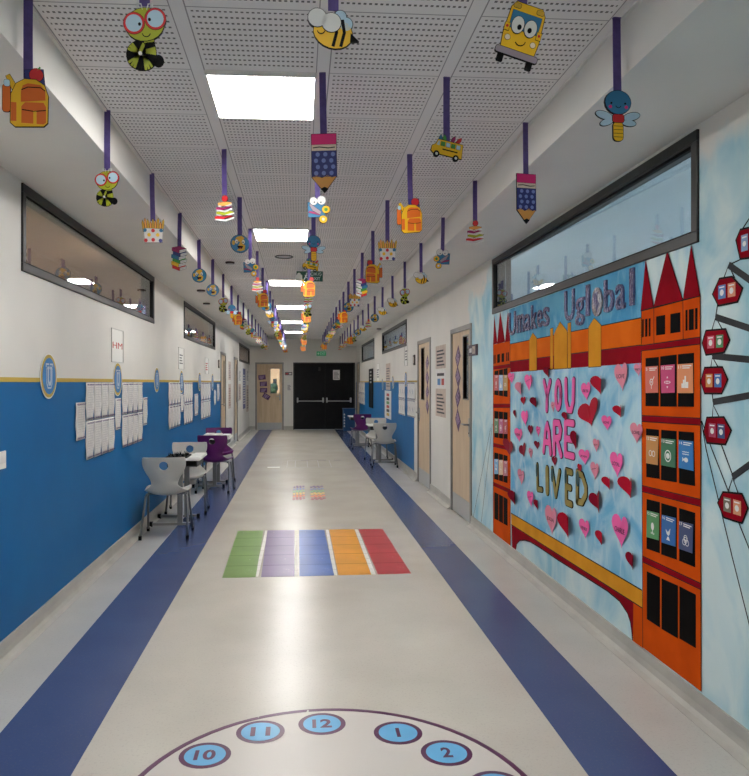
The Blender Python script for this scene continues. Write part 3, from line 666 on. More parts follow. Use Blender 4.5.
KIND = {'B': (k_backpack, 'backpack_cutout', 'orange backpack cutout'), 'W': (k_worm, 'bookworm_cutout', 'green bookworm cutout'), 'E': (k_bee, 'bee_cutout', 'yellow striped bee cutout'),
        'P': (k_pencil, 'pencil_cutout', 'dotted pencil cutout'), 'U': (k_bus, 'bus_cutout', 'smiling bus cutout'), 'M': (k_minibus, 'bus_cutout', 'crayon-filled bus cutout'),
        'F': (k_fries, 'pencil_box_cutout', 'dotted pencil box cutout'), 'K': (k_books, 'book_stack_cutout', 'rainbow book stack cutout'), 'A': (k_apple, 'book_stack_cutout', 'book stack cutout with apple'),
        'D': (k_dragonfly, 'dragonfly_cutout', 'blue dragonfly cutout'), 'G': (k_globe, 'globe_cutout', 'smiling globe cutout'), 'S': (k_scissors, 'scissors_cutout', 'notebook-and-scissors cutout')}
ROWS = [(-.972, 2.54, 'BWFKGGWDBKWDAFAWEA', 'leftmost row'), (-.447, 2.03, 'W*AGSABGEDSWBAKADFB', 'row left of centre'), (.1, 2.04, 'EPSDMBAWBGSEWABDGB', 'centre row'),
        (.660, 2.05, 'UMBFBKFGBKGAEMSGBF', 'row right of centre'), (1.192, 2.57, 'DPASEWEEGAEGWBEAEA', 'rightmost row')]
PROTO = {}; LSH = {}
rnd = random.Random(3)
for ri, (X, Y0, seq, rn) in enumerate(ROWS):
    for k, ch in enumerate(seq):
        if ch == '*': continue
        y = Y0+1.07*k
        if y > YE-.4: break
        fn, nm, look = KIND[ch]
        if ch not in PROTO:
            root = empty(nm, (0, 0, 0), 'x', 'ceiling decoration'); fn(root); PROTO[ch] = root
        else: root = copy_tree(PROTO[ch])
        root.scale = {'P': (1.0, 1, 1.03), 'D': (1.08, 1, 1.05), 'U': (1.0, 1, 1.03), 'A': (1.0, 1, 1.02), 'G': (1.15, 1, 1.1), 'B': (1.05, 1, 1.06), 'S': (1.03, 1, 1.05), 'W': (1.0, 1, 1.12), 'K': (1.05, 1, 1.04)}.get(ch, (1.03, 1, 1.08)); root.location = (X+(.014 if (ri, k) == (0, 0) else 0), y, ZC); yaw = rnd.uniform(-.32, .32)
        fixed = {(0, 0): .12, (0, 1): 0, (0, 2): .15, (0, 3): .1, (1, 0): -.15, (2, 1): -.1, (3, 0): 0, (2, 0): 0, (1, 0): 0, (2, 2): .1, (4, 0): .1, (4, 3): PI-.3, (3, 1): .15, (3, 4): PI, (3, 5): PI}
        root.rotation_euler = (0, rnd.uniform(-.02, .02), fixed.get((ri, k), yaw))
        root['category'] = 'ceiling decoration'; root['group'] = 'cutouts on purple ribbons, '+rn
        idx = k if ri != 1 or k == 0 else k-1
        root['label'] = '%s on purple ribbon, %s from camera in %s' % (look, ordn[idx] if idx else 'nearest', rn) if idx else '%s on purple ribbon, closest to camera in %s' % (look, rn)
# ------------------------------------------------------------------ left wall displays
def U_shape(mb, M, cx, cz, w, h, z0, z1, m):
    a = w/2; t = w*.34; pts = [(cx-a*1.1, cz+h/2), (cx-a*.15, cz+h/2), (cx-a*.15, cz+h*.36), (cx-a*.38, cz+h*.36), (cx-a*.38, cz-h*.2), (cx-a*.2, cz-h*.3), (cx+a*.2, cz-h*.3), (cx+a*.38, cz-h*.2), (cx+a*.38, cz+h*.36), (cx+a*.15, cz+h*.36), (cx+a*.15, cz+h/2), (cx+a*1.1, cz+h/2), (cx+a*1.1, cz+h*.36), (cx+a*.9, cz+h*.36), (cx+a*.9, cz-h*.3), (cx+a*.5, cz-h*.5), (cx-a*.5, cz-h*.5), (cx-a*.9, cz-h*.3), (cx-a*.9, cz+h*.36), (cx-a*1.1, cz+h*.36)]
    mb.prism(M, pts, z0, z1, m)
M_crest_blue = mat('crest_blue', (40, 122, 186), .4); M_silver = mat('crest_silver', (196, 204, 214), .35)
def crest(M, cx, cz, r, label, grp, z0=.0045, sx=1):
    t = empty('round_crest', M @ Vector((cx, cz, z0)), label, 'plaque', grp)
    mb = MB(); mb.prism(M, circ(cx, cz, r*sx, r, n=36), z0, z0+.004, M_white); mb.prism(M, circ(cx, cz, r*.95*sx, r*.95, n=36), z0+.004, z0+.0046, M_gold); mb.build('rim', t)
    mb = MB(); mb.prism(M, circ(cx, cz, r*.80*sx, r*.80, n=36), z0+.0047, z0+.006, M_crest_blue); mb.build('disc', t)
    mb = MB(); U_shape(mb, M, cx, cz, r*.80*sx, r*1.12, z0+.0061, z0+.0075, M_silver); mb.build('letter_u', t)
    mb = MB(); U_shape(mb, M, cx, cz, r*.64*sx, r*.96, z0+.0076, z0+.0082, M_crest_blue); U_shape(mb, M, cx, cz, r*.52*sx, r*.84, z0+.0083, z0+.009, M_silver); mb.build('letter_outline', t)
names = ['nearest', 'second', 'third', 'fourth', 'fifth', 'sixth']
for k, (u0, u1, v0, v1) in enumerate(((39.3, 56, 352.7, 399.5), (112.7, 121, 362, 396.5), (153.3, 159, 367, 392.5), (179, 182.8, 369.5, 394), (198, 200.3, 372, 391), (211, 213.2, 373, 391))):
    c = L2((u0+u1)/2, (v0+v1)/2); r = abs(L2(u0, v0)[1]-L2(u0, v1)[1])/2; r = min(r, .155)
    crest(ML, c[0], c[1], r, '%s round blue letter U crest along the left wall, counting from the camera' % names[k].capitalize(), 'letter U crests on the left wall')
# paper sheets in clusters
def page_proto(w, h):
    mb = MB(); n = 6; g = []
    A = []; B = []
    for j in range(9):
        row = []; 
        for i in range(n+1):
            x = -w/2+w*i/n; zz = -h*j/8; d = .003+.006*math.sin(PI*i/n)+.005*math.sin(j*1.1+i*.5)*(j/8)
            row.append(mb.bm.verts.new(Vector((x, zz, d))))
        A.append(row)
    k = mb.mi(M_paper)
    for j in range(8):
        for i in range(n):
            f = mb.bm.faces.new((A[j][i], A[j+1][i], A[j+1][i+1], A[j][i+1])); f.material_index = k; f.smooth = True
    o = mb.build('display_page', origin=(0, 0, 0))
    s = o.modifiers.new('thickness', 'SOLIDIFY'); s.thickness = .0012; s.offset = 1
    for zz, sg in ((0, -1), (-h, 1)):
        mb = MB(); pts = [(-w*.46+w*.92*i/14, zz+sg*(.010+.012*(i % 2))) for i in range(15)]
        mb.prism(MG, strip(pts, .006), .0125, .0132, M_purple_ink); mb.build('scalloped_border', o)
    mb = MB()
    for r_ in range(11): mb.prism(MG, rect(-w*.36, -h*.14-r_*h*.065, w*(.36-.12*((r_*5) % 3)/2), -h*.14-r_*h*.065+.005), .0118, .0127, mat('faint_ink', (208, 205, 206), .7))
    mb.build('handwriting', o)
    return o
PG = page_proto(.2, .29); used = [False]
def page(M, cx, ztop, w, h, label, group, off=.0045, face=1):
    o = PG if not used[0] else copy_tree(PG); used[0] = True
    o.matrix_world = Matrix.Translation(M @ Vector((cx, ztop, off))) @ M.to_3x3().to_4x4() @ Matrix.Diagonal((w/.2, h/.29, 1, 1))
    tag(o, label, 'sheet of paper', group)
def cluster(M, f, u0, u1, v0, v1, cols, cname, rows=2):
    a, b = f(u0, v0), f(u1, v1); x0, x1 = sorted((a[0], b[0])); zt_ = 1.5; zb = f(u0 if abs(u0-300) > abs(u1-300) else u1, v1)[1]
    w = (x1-x0)/cols; h = (zt_-zb)/rows
    cn = {1: [''], 2: ['left', 'right'], 3: ['left', 'middle', 'right'], 4: ['first', 'second', 'third', 'fourth']}[cols]
    for r_ in range(rows):
        for c_ in range(cols):
            page(M, x0+w*(c_+.5), zt_-h*r_-.002, w*.985, h*.985, 'white page, %s in %s row of %s' % (cn[c_], ['upper', 'lower'][r_], cname), 'white pages of '+cname)
def single(M, f, u0, u1, v0, v1, label):
    a, b = f(u0, v0), f(u1, v1); x0, x1 = sorted((a[0], b[0])); page(M, (x0+x1)/2, a[1], x1-x0, min(.33, abs(a[1]-f(u0, v1)[1])), label, 'single white pages on blue wall')
single(ML, L2, 74.7, 84, 402.7, 441, 'single white page left of the nearest page cluster on the blue wall')
cluster(ML, L2, 84.8, 113.4, 381.5, 460.5, 4, 'the nearest left-wall cluster')
single(ML, L2, 114.3, 119.8, 398.5, 430, 'single white page below the second blue crest')
cluster(ML, L2, 121.2, 141.6, 383, 448, 4, 'the second left-wall cluster')
single(ML, L2, 142.2, 146.5, 397.6, 425.6, 'single white page right of the second page cluster')
cluster(ML, L2, 168, 179.8, 382, 430, 4, 'the third left-wall cluster')
single(ML, L2, 180.2, 183, 394, 412, 'single white page below the fourth blue crest')
cluster(ML, L2, 183.4, 192, 383, 425, 4, 'the fourth left-wall cluster')
single(ML, L2, 194, 197.6, 394, 419, 'single white page between the fourth and fifth clusters')
cluster(ML, L2, 200.4, 210, 384, 420, 4, 'the fifth left-wall cluster')
single(ML, L2, 213.6, 215.4, 390, 405, 'single white page beyond the fifth left-wall cluster')
single(ML, L2, 216.6, 219, 384, 405, 'single white page beside the first left door')
# clear holders with red lettering
M_hold = mat('holder_edge', (188, 186, 182), .3)
def holder(M, f, u0, u1, v0, v1, label, txt=None, inv=False):
    a, b = f(u0, v0), f(u1, v1); x0, x1 = sorted((a[0], b[0])); z1, z0 = a[1], f(u0, v1)[1]; z0, z1 = min(z0, z1), max(z0, z1)
    t = empty('sign_holder', M @ Vector(((x0+x1)/2, z0, .001)), label, 'sign')
    mb = MB(); mb.prism(M, rect(x0, z0, x1, z1), .0005, .003, M_white); mb.build('backing', t)
    mb = MB(); e = .006
    for p in (rect(x0, z0, x1, z0+e), rect(x0, z1-e, x1, z1), rect(x0, z0, x0+e, z1), rect(x1-e, z0, x1, z1)): mb.prism(M, p, .0031, .009, M_hold)
    mb.build('clear_edge', t)
    mb = MB()
    if txt: text_polys(mb, M, txt, x0+(x1-x0)*.12, z0+(z1-z0)*.42, x1-(x1-x0)*.06, z0+(z1-z0)*.60, .0031, .004, M_red)
    else:
        for l in lines(M_red if inv else M_ink, 4, .2, .8, .25, .75): mb.prism(M, rect(x0+(x1-x0)*l[0], z0+(z1-z0)*l[1], x0+(x1-x0)*l[2], z0+(z1-z0)*l[3]), .0031, .0036, l[4])
    mb.build('lettering', t)
holder(ML, L2, 110.8, 122.6, 327.5, 362, 'clear sign holder with red lettering above the second blue crest', 'HM')
holder(ML, L2, 178.2, 183.6, 347, 369, 'clear sign holder with grey print above the fourth blue crest')
holder(ML, L2, 204.8, 208.2, 357.5, 374, 'clear sign holder with red print above the fifth page cluster', None, True)
# light switch at the left edge
a, b = L2(-6, 451), L2(4.5, 468); t = empty('switch_plate', ML @ Vector(((a[0]+b[0])/2, b[1], .001)), 'white twin switch plate on the blue wall at the left edge', 'switch')
mb = MB(); mb.prism(ML, rect(a[0], b[1], b[0], a[1]-.01), .0005, .009, M_white); mb.build('plate', t, bevel=.002)
mb = MB(); mb.prism(ML, rect(a[0]+.02, b[1]+.03, b[0]-.015, a[1]-.03), .0091, .013, M_paper); mb.build('rocker', t)
# beyond the left doors
M_beige = tex('beige_poster', (206, 190, 176), (190, 170, 158), 8, .6); M_ban = tex('slate_banner', (98, 104, 150), (116, 120, 160), 5, .6)
def poster(M, f, u0, u1, v0, v1, base, label, blocks=(), name='poster', ink=M_ink, nl=8, off=.0005):
    a, b = f(u0, v0), f(u1, v1); x0, x1 = sorted((a[0], b[0])); return sheet_on(M, x0, f(u1, v1)[1], x1, f(u1, v0)[1], name, label, 'poster', base, blocks=blocks or lines(ink, nl), off=off)
poster(ML, L2, 228.4, 230.8, 362, 380, M_beige, 'pale poster at the top between the two left doors')
poster(ML, L2, 228.4, 230.8, 384, 408, M_beige, 'brownish poster at the bottom between the two left doors', ink=mat('brown_ink', (150, 104, 96), .6))
poster(ML, L2, 238.6, 240.8, 369, 382, M_paper, 'white poster left of the slate banner past the left doors')
poster(ML, L2, 238.6, 240.8, 384, 400, M_beige, 'beige poster below the white one, left of the slate banner')
poster(ML, L2, 242.8, 245.4, 369, 408, M_ban, 'tall slate blue banner past the left doors', ink=M_paper, nl=12)
poster(ML, L2, 246.4, 248.4, 369, 382, M_paper, 'white poster right of the slate banner')
poster(ML, L2, 246.4, 248.4, 385, 411, M_beige, 'beige poster right of the slate banner, below the white one')
mb = MB(); a = L2(250.2, 399); mb.prism(ML, rrect(a[0]-.2, a[1], .11, .11, .01), .0005, .04, mat('alarm_red', (150, 24, 34), .4)); t = mb.build('fire_alarm', label='small dark red fire alarm call point by the far left corner', cat='fire alarm')
mb = MB(); mb.prism(ML, circ(a[0]-.2, a[1], .025), .0401, .044, M_black); mb.build('button', t)
for (M, f, u, v, lab, w) in ((ML, L2, 218.4, 364, 'small dark sign bracket beside the first left door', .12), (MR, R2, 414.8, 360, 'small room sign beside the second right-hand door', .13)):
    c = f(u, v); sheet_on(M, c[0]-w/2, c[1]-.08, c[0]+w/2, c[1]+.08, 'room_sign', lab, 'sign', mat('sign_brown', (74, 62, 58), .4), blocks=[(.2, .2, .8, .8, M_beige)], th=.02)
a, b = R2(470.2, 356), R2(478, 344)
t = sheet_on(MR, a[0], R2(478, 355)[1], b[0], b[1], 'room_sign', 'dark plum room sign on the wall beside the nearest right-hand door', 'sign', MATS['sign_plum'], blocks=[(.5, .15, .85, .85, M_beige), (.12, .3, .42, .7, M_paper), (.6, .3, .75, .6, MATS['sign_plum'])], th=.018)
# ------------------------------------------------------------------ right wall, far half
poster(MR, R2, 435.8, 445.8, 344, 368, M_beige, 'beige letter chart, topmost of the column between right-hand doors', ink=M_inkd, nl=5)
poster(MR, R2, 435.8, 445.8, 369, 388, M_paper, 'white sheet with blue picture in the column between right-hand doors', blocks=[(.15, .65, .85, .8, M_inkd), (.2, .15, .5, .5, M_crest_blue), (.6, .15, .85, .5, M_red)])
poster(MR, R2, 435.8, 445.8, 389, 418, M_beige, 'beige letter chart, lowest of the column between right-hand doors', ink=M_inkd, nl=6)
a, b = R2(369.6, 407), R2(373.4, 368.5); t = empty('letter_board', MR @ Vector(((a[0]+b[0])/2, 0, 0)), 'narrow black vertical board on the far right wall', 'board'); t.location.z = a[1]
mb = MB(); mb.prism(MR, rect(a[0], a[1], b[0], b[1]), .0045, .02, M_black); mb.build('board', t)
mb = MB(); [mb.prism(MR, rect(a[0]+(b[0]-a[0])*.3, b[1]-.1-.085*k, a[0]+(b[0]-a[0])*.7, b[1]-.06-.085*k), .0201, .021, M_hold) for k in range(4)]; mb.build('lettering', t)
cluster(MR, R2, 399.2, 405.3, 384, 416, 3, 'the nearer right-wall cluster')
cluster(MR, R2, 408, 415.8, 384, 418.5, 3, 'the right-wall cluster beside a door')
poster(MR, R2, 384.8, 391.3, 391, 420, M_paper, 'tall white strip with coloured marks on the blue right wall', blocks=[(.3, .1+.14*k, .7, .2+.14*k, (M_gold, M_inkd, M_red, O_grn, M_inkd, M_red)[k]) for k in range(6)])
poster(MR, R2, 386, 390.3, 363, 390, M_beige, 'narrow beige strip above the tall white strip on right wall')
cluster(MR, R2, 358.8, 365, 384, 405, 3, 'the farthest right-wall cluster')
for k, (u, v) in enumerate(((406.3, 379), (393.3, 382), (382.8, 384))):
    c = R2(u, v); crest(MR, c[0], c[1], .13, '%s round blue crest along the right wall, counting from the camera' % names[k].capitalize(), 'letter U crests on the right wall')
holder(MR, R2, 404.8, 408, 344, 366, 'clear sign holder above the nearest crest of the right wall')
holder(MR, R2, 376.6, 379.6, 364, 382, 'clear sign holder on the far right wall near the black board')
# ------------------------------------------------------------------ mural on the right wall
bpy.context.scene.view_settings.view_transform = 'Standard'; bpy.context.scene.view_settings.look = 'None'
bpy.context.scene.view_settings.exposure = 1.6; bpy.context.scene.view_settings.gamma = 1
M_or = tex('mural_orange', (218, 84, 8), (202, 74, 6), 5, .75); M_or2 = tex('mural_light_orange', (220, 98, 14), (232, 112, 22), 5, .75)
M_mred = tex('mural_crimson', (150, 8, 28), (132, 6, 24), 5, .75); M_och = tex('mural_ochre', (228, 156, 44), (214, 142, 36), 5, .75)
M_mblk = tex('mural_black', (8, 7, 7), (15, 13, 12), 5, .7)
def brush(name, c1, c2, c3):
    m = mat(name, c1, .75, spec=.08); n = N(m); a = n.noise(2.6, 5, n.vscale(1, .8, 1), 1.5); b = n.noise(10, 4, n.vscale(1, 1, .4), 1)
    c = n.mix(n.ramp(a, .36, .64), lin(c1), lin(c2)); n.col(n.mix(n.m('MULTIPLY', n.ramp(b, .5, .72), .6), c, lin(c3))); return m
M_board = brush('mural_board_blue', (188, 220, 230), (118, 184, 218), (220, 234, 238))
M_bannerb = brush('mural_banner_blue', (112, 178, 206), (78, 152, 194), (150, 200, 216))
def RP(pts, ox=0, oy=0, s=1): return [R2(ox+u/s, oy+v/s) for u, v in pts]
def frame_line(mb, pts, w, z, m=M_black): mb.prism(MR, strip(pts+[pts[0]], w), z, z+.0004, m)
mural_o = MR @ Vector((R2(575, 560)[0], R2(643, 640)[1], .001))
MU = empty('bridge_mural', mural_o, 'painted orange tower bridge mural on pale blue wall below the right transom window', 'mural')
# board and banner
mb = MB(); mb.prism(MR, RP([(510.5, 372), (642, 362.5), (642.7, 590), (511.5, 513)]), .0005, .003, M_board); mb.build('sky_board', MU)
mb = MB(); mb.prism(MR, RP([(509.5, 309.5), (645, 261), (643, 319), (510.5, 345)]), .0005, .0028, M_bannerb); mb.build('banner', MU)
# upper deck
mb = MB()
mb.prism(MR, RP([(510.5, 344), (641.5, 317.8), (641.7, 345), (510.5, 361.6)]), .003, .0036, M_or2)
mb.prism(MR, RP([(510.5, 361.6), (641.7, 345), (641.7, 363), (510.8, 372.3)]), .003, .0036, M_mred)
mb.prism(MR, strip(RP([(510.5, 344), (641.5, 317.8)]), .006), .0037, .004, M_black); mb.prism(MR, strip(RP([(510.5, 361.6), (641.5, 345)]), .005), .0037, .004, M_black)
mb.build('upper_deck', MU)
for pts in ([(530, 370.7), (530, 340.3), (533.4, 333), (537.2, 338), (537.2, 370.3)], [(551, 369.3), (551, 329), (553.6, 328), (553.6, 369)], [(554.8, 369), (554.8, 334), (560.7, 322), (567.7, 331), (567.7, 368.2)], [(568.4, 368.2), (568.4, 323.5), (571.5, 322.5), (571.5, 368)], [(589.4, 367), (589.4, 327), (595, 318.3), (601.6, 325), (601.6, 366.2)]):
    mb = MB(); outlined(mb, MR, RP(pts), .0042, .0052, M_och, .004); mb.build('ochre_turret', MU)
# lower deck and arch
mb = MB()
mb.prism(MR, RP([(511.5, 513), (642.7, 590.2), (643, 608), (511.8, 524.5)]), .0032, .0042, M_och)
mb.prism(MR, strip(RP([(511.5, 513), (642.7, 590.2)]), .007), .0043, .0047, M_black); mb.prism(MR, strip(RP([(511.8, 524.5), (643, 608)]), .006), .0043, .0047, M_black)
mb.build('lower_deck', MU)
mb = MB()
up = [(511.8, 524.5), (560, 555.2), (600, 580.6), (634, 602.3)]; lo = [(633, 641), (632.5, 633), (631, 622), (628, 613), (620, 601), (608, 591), (585, 576.5), (560, 561), (540, 547.5), (531, 542), (525, 540), (520, 540.5), (517, 544), (516, 550)]
mb.prism(MR, RP(up+lo+[(512.5, 548)]), .0012, .003, M_mred)
mb.prism(MR, strip(RP(lo), .008), .0031, .0036, M_black)
mb.prism(MR, RP([(634, 602.3), (643, 608), (643.5, 648), (633.5, 641)]), .0012, .0034, M_or); mb.build('arch', MU)
# towers
def tower(name, TL_, T, cards, tag_):
    pass
def add(mb, pts, z, m, w=.004): outlined(mb, MR, pts, z, z+.0012, m, w)
# right tower
TR_ = MB()
TR_.prism(MR, RP([(642, 311), (700.8, 296), (702, 691.5), (643.5, 647.5)]), .0012, .0036, M_or)
for a, b in ((((641.7, 345.7), (700.8, 337)), ((641.7, 351), (700.8, 344)))), (((642.5, 415.5), (701.4, 418.2)), ((642.5, 421.5), (701.4, 425.2))), (((642.8, 485.4), (701.4, 499.3)), ((642.8, 491.6), (701.5, 506.5))), (((643, 555.7), (701.6, 583.4)), ((643, 561.7), (701.8, 589.6))):
    q = RP([a[0], a[1], b[1], b[0]]); TR_.prism(MR, q, .0037, .0044, M_mred)
    for e in (q[0:2], q[2:4]): TR_.prism(MR, strip(e, .004), .0045, .0049, M_black)
for e in (((642, 311), (643.5, 647.5)), ((701, 296), (702, 691.5)), ((654.5, 307.7), (654.7, 343.9)), ((683.7, 300.4), (684, 339.6)), ((642, 311), (700.8, 296))): TR_.prism(MR, strip(RP(e), .005), .0037, .0042, M_black)
TR_.build('right_tower', MU)
for pts in ([(641.7, 310.5), (646.5, 260.4), (654.2, 307)], [(654.6, 306.8), (668, 251.5), (683.5, 299.8)], [(684.1, 299.4), (692, 245.5), (700.8, 295.7)]):
    mb = MB(); add(mb, RP(pts), .0037, M_mred); mb.build('spire', MU)
def wins(lst, z=.0037):
    for pts in lst:
        mb = MB(); mb.prism(MR, RP(pts), z, z+.0008, M_mblk); mb.build('painted_window', MU)
s1, o1 = 4.993, (560, 250)
def bx(x0, x1, ya, yb, yc, yd, ox, oy, s): return [(ox+x0/s, oy+ya/s), (ox+x1/s, oy+yb/s), (ox+x1/s, oy+yd/s), (ox+x0/s, oy+yc/s)]
wins([bx(*a, 560, 250, 4.993) for a in ((414, 422, 347, 345, 436, 435), (429, 440, 345, 343, 434, 432), (447, 456, 342, 340, 432, 430), (484, 529, 332, 324, 427, 421), (555, 605, 320, 311, 417, 409), (631, 641, 300, 298, 404, 402), (648, 672, 297, 293, 401, 398), (679, 691, 291, 289, 397, 395))])
wins([bx(*a, 640, 330, 6.468) for a in ((41, 127, 182, 174, 492, 494), (136, 243, 171, 158, 495, 496), (251, 355, 157, 147, 496, 497))])
def mix2(a, b, sa, oa, sb, ob, x):   # window given by its top in one crop and bottom in another
    pass
wins([[(646.8, 428.4), (659.7, 429.7), (660.6, 479), (647.1, 477)], [(662.1, 429.7), (677.5, 431), (677.7, 482.4), (661.8, 479.9)], [(679.4, 431.2), (694.9, 432.3), (696, 486.1), (680, 483.2)]])
wins([bx(*a, 640, 450, 5.174) for a in ((38, 107, 253, 270, 510, 535), (114, 195, 274, 297, 540, 568), (207, 290, 300, 325, 573, 607))])
wins([bx(*a, 480, 460, 3.12) for a in ((523, 564, 347, 366, 496, 523), (569, 620, 369, 392, 527, 557), (625, 676, 394, 420, 557, 587))])
# left tower
TL_ = MB()
TL_.prism(MR, RP([(493.5, 344.6), (510.3, 341), (510.8, 551), (493.5, 533)]), .0012, .0036, M_or)
for a in (((493.5, 366.5), (510.3, 364), (510.3, 367.5), (493.5, 369.5)), ((493.5, 404), (510.8, 404), (510.8, 407.7), (493.5, 407.7)), ((493.5, 443), (510.8, 447), (510.8, 450.5), (493.5, 446.5)), ((493.5, 482), (510.8, 489.5), (510.8, 493.2), (493.5, 485.5))):
    q = RP(a); TL_.prism(MR, q, .0037, .0044, M_mred); [TL_.prism(MR, strip(e, .004), .0045, .0049, M_black) for e in (q[0:2], q[2:4])]
for e in (((493.6, 344.6), (493.6, 533)), ((510.5, 341), (511, 551))): TL_.prism(MR, strip(RP(e), .006), .0037, .0042, M_black)
TL_.build('left_tower', MU)
for pts in ([(493.5, 344.4), (494.7, 315.5), (497.5, 343)], [(497.6, 343.6), (500.5, 312), (505.3, 341.5)], [(505.5, 342), (508.3, 311.5), (510.6, 340.8)]):
    mb = MB(); add(mb, RP(pts), .0030, M_mred, .003); mb.build('spire', MU)
wins([[(a, 355.4-.2*(a-493)), (b, 355.4-.2*(b-493)), (b, 364-.2*(b-493)), (a, 364-.2*(a-493))] for a, b in ((494, 494.8), (495.3, 496), (497.7, 500.4), (502, 504.6), (506.5, 507.3), (508, 509.3))])
LWN = []
for (t0, t1, b0, b1) in ((371.2, 368, 394.8, 397), (411, 412.4, 437.3, 439.4), (452.3, 455.8, 479, 483.2), (492, 499, 518.5, 526)):
    for k in range(3):
        u0, u1 = 494.9+4.55*k, 498.9+4.55*k; f = lambda a, b, u: a+(b-a)*(u-494.9)/13.2
        LWN.append([(u0, f(t0, t1, u0)), (u1, f(t0, t1, u1)), (u1, f(b0, b1, u1)), (u0, f(b0, b1, u0))])
wins(LWN)
# cards in the tower windows
def icon(mb, kind, cx, cz, s, z):
    P = lambda pts: mb.prism(MR, pts, z, z+.0006, M_white)
    def ring(x, y, r, w=.25, a0=0, a1=2*PI, n=16): 
        for i in range(n):
            a, b = a0+(a1-a0)*i/n, a0+(a1-a0)*(i+1)/n
            P([(x+r*math.cos(a), y+r*math.sin(a)), (x+r*math.cos(b), y+r*math.sin(b)), (x+r*(1-w)*math.cos(b), y+r*(1-w)*math.sin(b)), (x+r*(1-w)*math.cos(a), y+r*(1-w)*math.sin(a))])
    if kind == 'equal':
        ring(cx, cz+s*.1, s*.5); P(rect(cx-s*.25, cz+.15*s, cx+s*.25, cz+s*.25)); P(rect(cx-s*.25, cz-.05*s, cx+s*.25, cz+s*.05)); P(rect(cx-s*.06, cz-s*.9, cx+s*.06, cz-s*.4)); P([(cx+.35*s, cz+.5*s), (cx+.75*s, cz+.95*s), (cx+.85*s, cz+.85*s), (cx+.45*s, cz+.4*s)])
    elif kind == 'arrows':
        P(rect(cx-s*.35, cz+.07*s, cx+s*.35, cz+s*.2)); P(rect(cx-s*.35, cz-.2*s, cx+s*.35, cz-s*.07))
        for a in range(4): P(rotp([(cx-.2*s, cz+.55*s), (cx+.2*s, cz+.55*s), (cx, cz+.85*s)], a*PI/2, cx, cz))
    elif kind == 'city':
        for x, w, h in ((-.8, .3, .6), (-.45, .35, 1.1), (-.05, .3, 1.6), (.3, .5, .8)): P(rect(cx+x*s, cz-.8*s, cx+(x+w)*s, cz+(h-.8)*s))
    elif kind == 'loop': ring(cx-.42*s, cz, .42*s); ring(cx+.42*s, cz, .42*s)
    elif kind == 'eye': ring(cx, cz, .85*s, .2); P(circ(cx, cz, .5*s, .4*s)); 
    elif kind == 'fish':
        P(circ(cx+.1*s, cz-.2*s, .5*s, .32*s)); P([(cx-.3*s, cz-.2*s), (cx-.8*s, cz+.1*s), (cx-.8*s, cz-.5*s)])
        for k in (0, 1): P(strip([(cx-.8*s+.2*s*i, cz+(.5+.3*k)*s+(.08*s if i % 2 else 0)) for i in range(9)], .1*s))
    elif kind == 'tree': P(circ(cx, cz+.3*s, .4*s, .55*s)); P(rect(cx-.06*s, cz-.6*s, cx+.06*s, cz)); [P(rect(cx-.5*s, cz-(.65+.15*k)*s, cx+.5*s, cz-(.58+.15*k)*s)) for k in (0, 1)]
    elif kind == 'dove': P([(cx-.7*s, cz+.5*s), (cx-.1*s, cz+.2*s), (cx+.5*s, cz+.8*s), (cx+.35*s, cz), (cx, cz-.3*s), (cx-.4*s, cz-.1*s)]); P([(cx-.2*s, cz-.4*s), (cx+.1*s, cz-.4*s), (cx+.4*s, cz-.9*s), (cx-.5*s, cz-.9*s)])
    else: ring(cx, cz+.25*s, .45*s, .2); ring(cx-.35*s, cz-.3*s, .45*s, .2); ring(cx+.35*s, cz-.3*s, .45*s, .2); ring(cx, cz, .45*s, .2)
def goal(pts, rgb, num, kind, label, z=.0052, grp=None, simple=False):
    q = RP(pts); x0 = min(p[0] for p in q); x1 = max(p[0] for p in q); z0 = (q[2][1]+q[3][1])/2; z1 = (q[0][1]+q[1][1])/2
    m = mat('card_%d_%d_%d' % rgb, rgb, .45); mb = MB(); mb.prism(MR, q, z, z+.002, m); o = mb.build('goal_card', label=label, cat='card', group=grp)
    w, h = x1-x0, z1-z0; mb = MB(); zz = z+.0021
    if not simple: text_polys(mb, MR, str(num), x0+w*.08, z1-h*.16, x0+w*(.18 if num < 10 else .26), z1-h*.05, zz, zz+.0006, M_white)
    for k in range(2): mb.prism(MR, rect(x0+w*.34, z1-h*(.09+.07*k), x0+w*(.9-.1*k), z1-h*(.055+.07*k)), zz, zz+.0006, M_white)
    mb.build('lettering', o); mb = MB(); icon(mb, kind, (x0+x1)/2, z0+h*.38, min(w*.36, h*.26), zz); mb.build('pictogram', o)
def gx(tlx, tly, trx, tr_y, brx, bry, blx, bly, ox, oy, s): return [(ox+a/s, oy+b/s) for a, b in ((tlx, tly), (trx, tr_y), (brx, bry), (blx, bly))]
GC = 'printed goal cards in the right tower'
goal(gx(42, 238, 123, 232, 125, 405, 45, 408, 640, 330, 6.468), (216, 110, 92), 5, 'equal', 'salmon red card with number 5 in top window row of the right tower', grp=GC)
goal(gx(142, 230, 232, 222, 232, 405, 147, 408, 640, 330, 6.468), (200, 62, 116), 10, 'arrows', 'magenta card with number 10 in top window row of the right tower', grp=GC)
goal(gx(250, 222, 350, 215, 352, 408, 250, 408, 640, 330, 6.468), (228, 144, 92), 11, 'city', 'light orange card with city icon in top window row of the right tower', grp=GC)
goal([(647.4, 435.4), (659.6, 436.4), (658.9, 465.1), (647.3, 463.1)], (204, 144, 78), 12, 'loop', 'amber card with loop icon in middle window row of the right tower', grp=GC)
goal([(662.4, 438.2), (676.6, 439.5), (676.7, 467.8), (662.2, 465.1)], (56, 116, 84), 13, 'eye', 'dark green card with round icon in middle window row of the right tower', grp=GC)
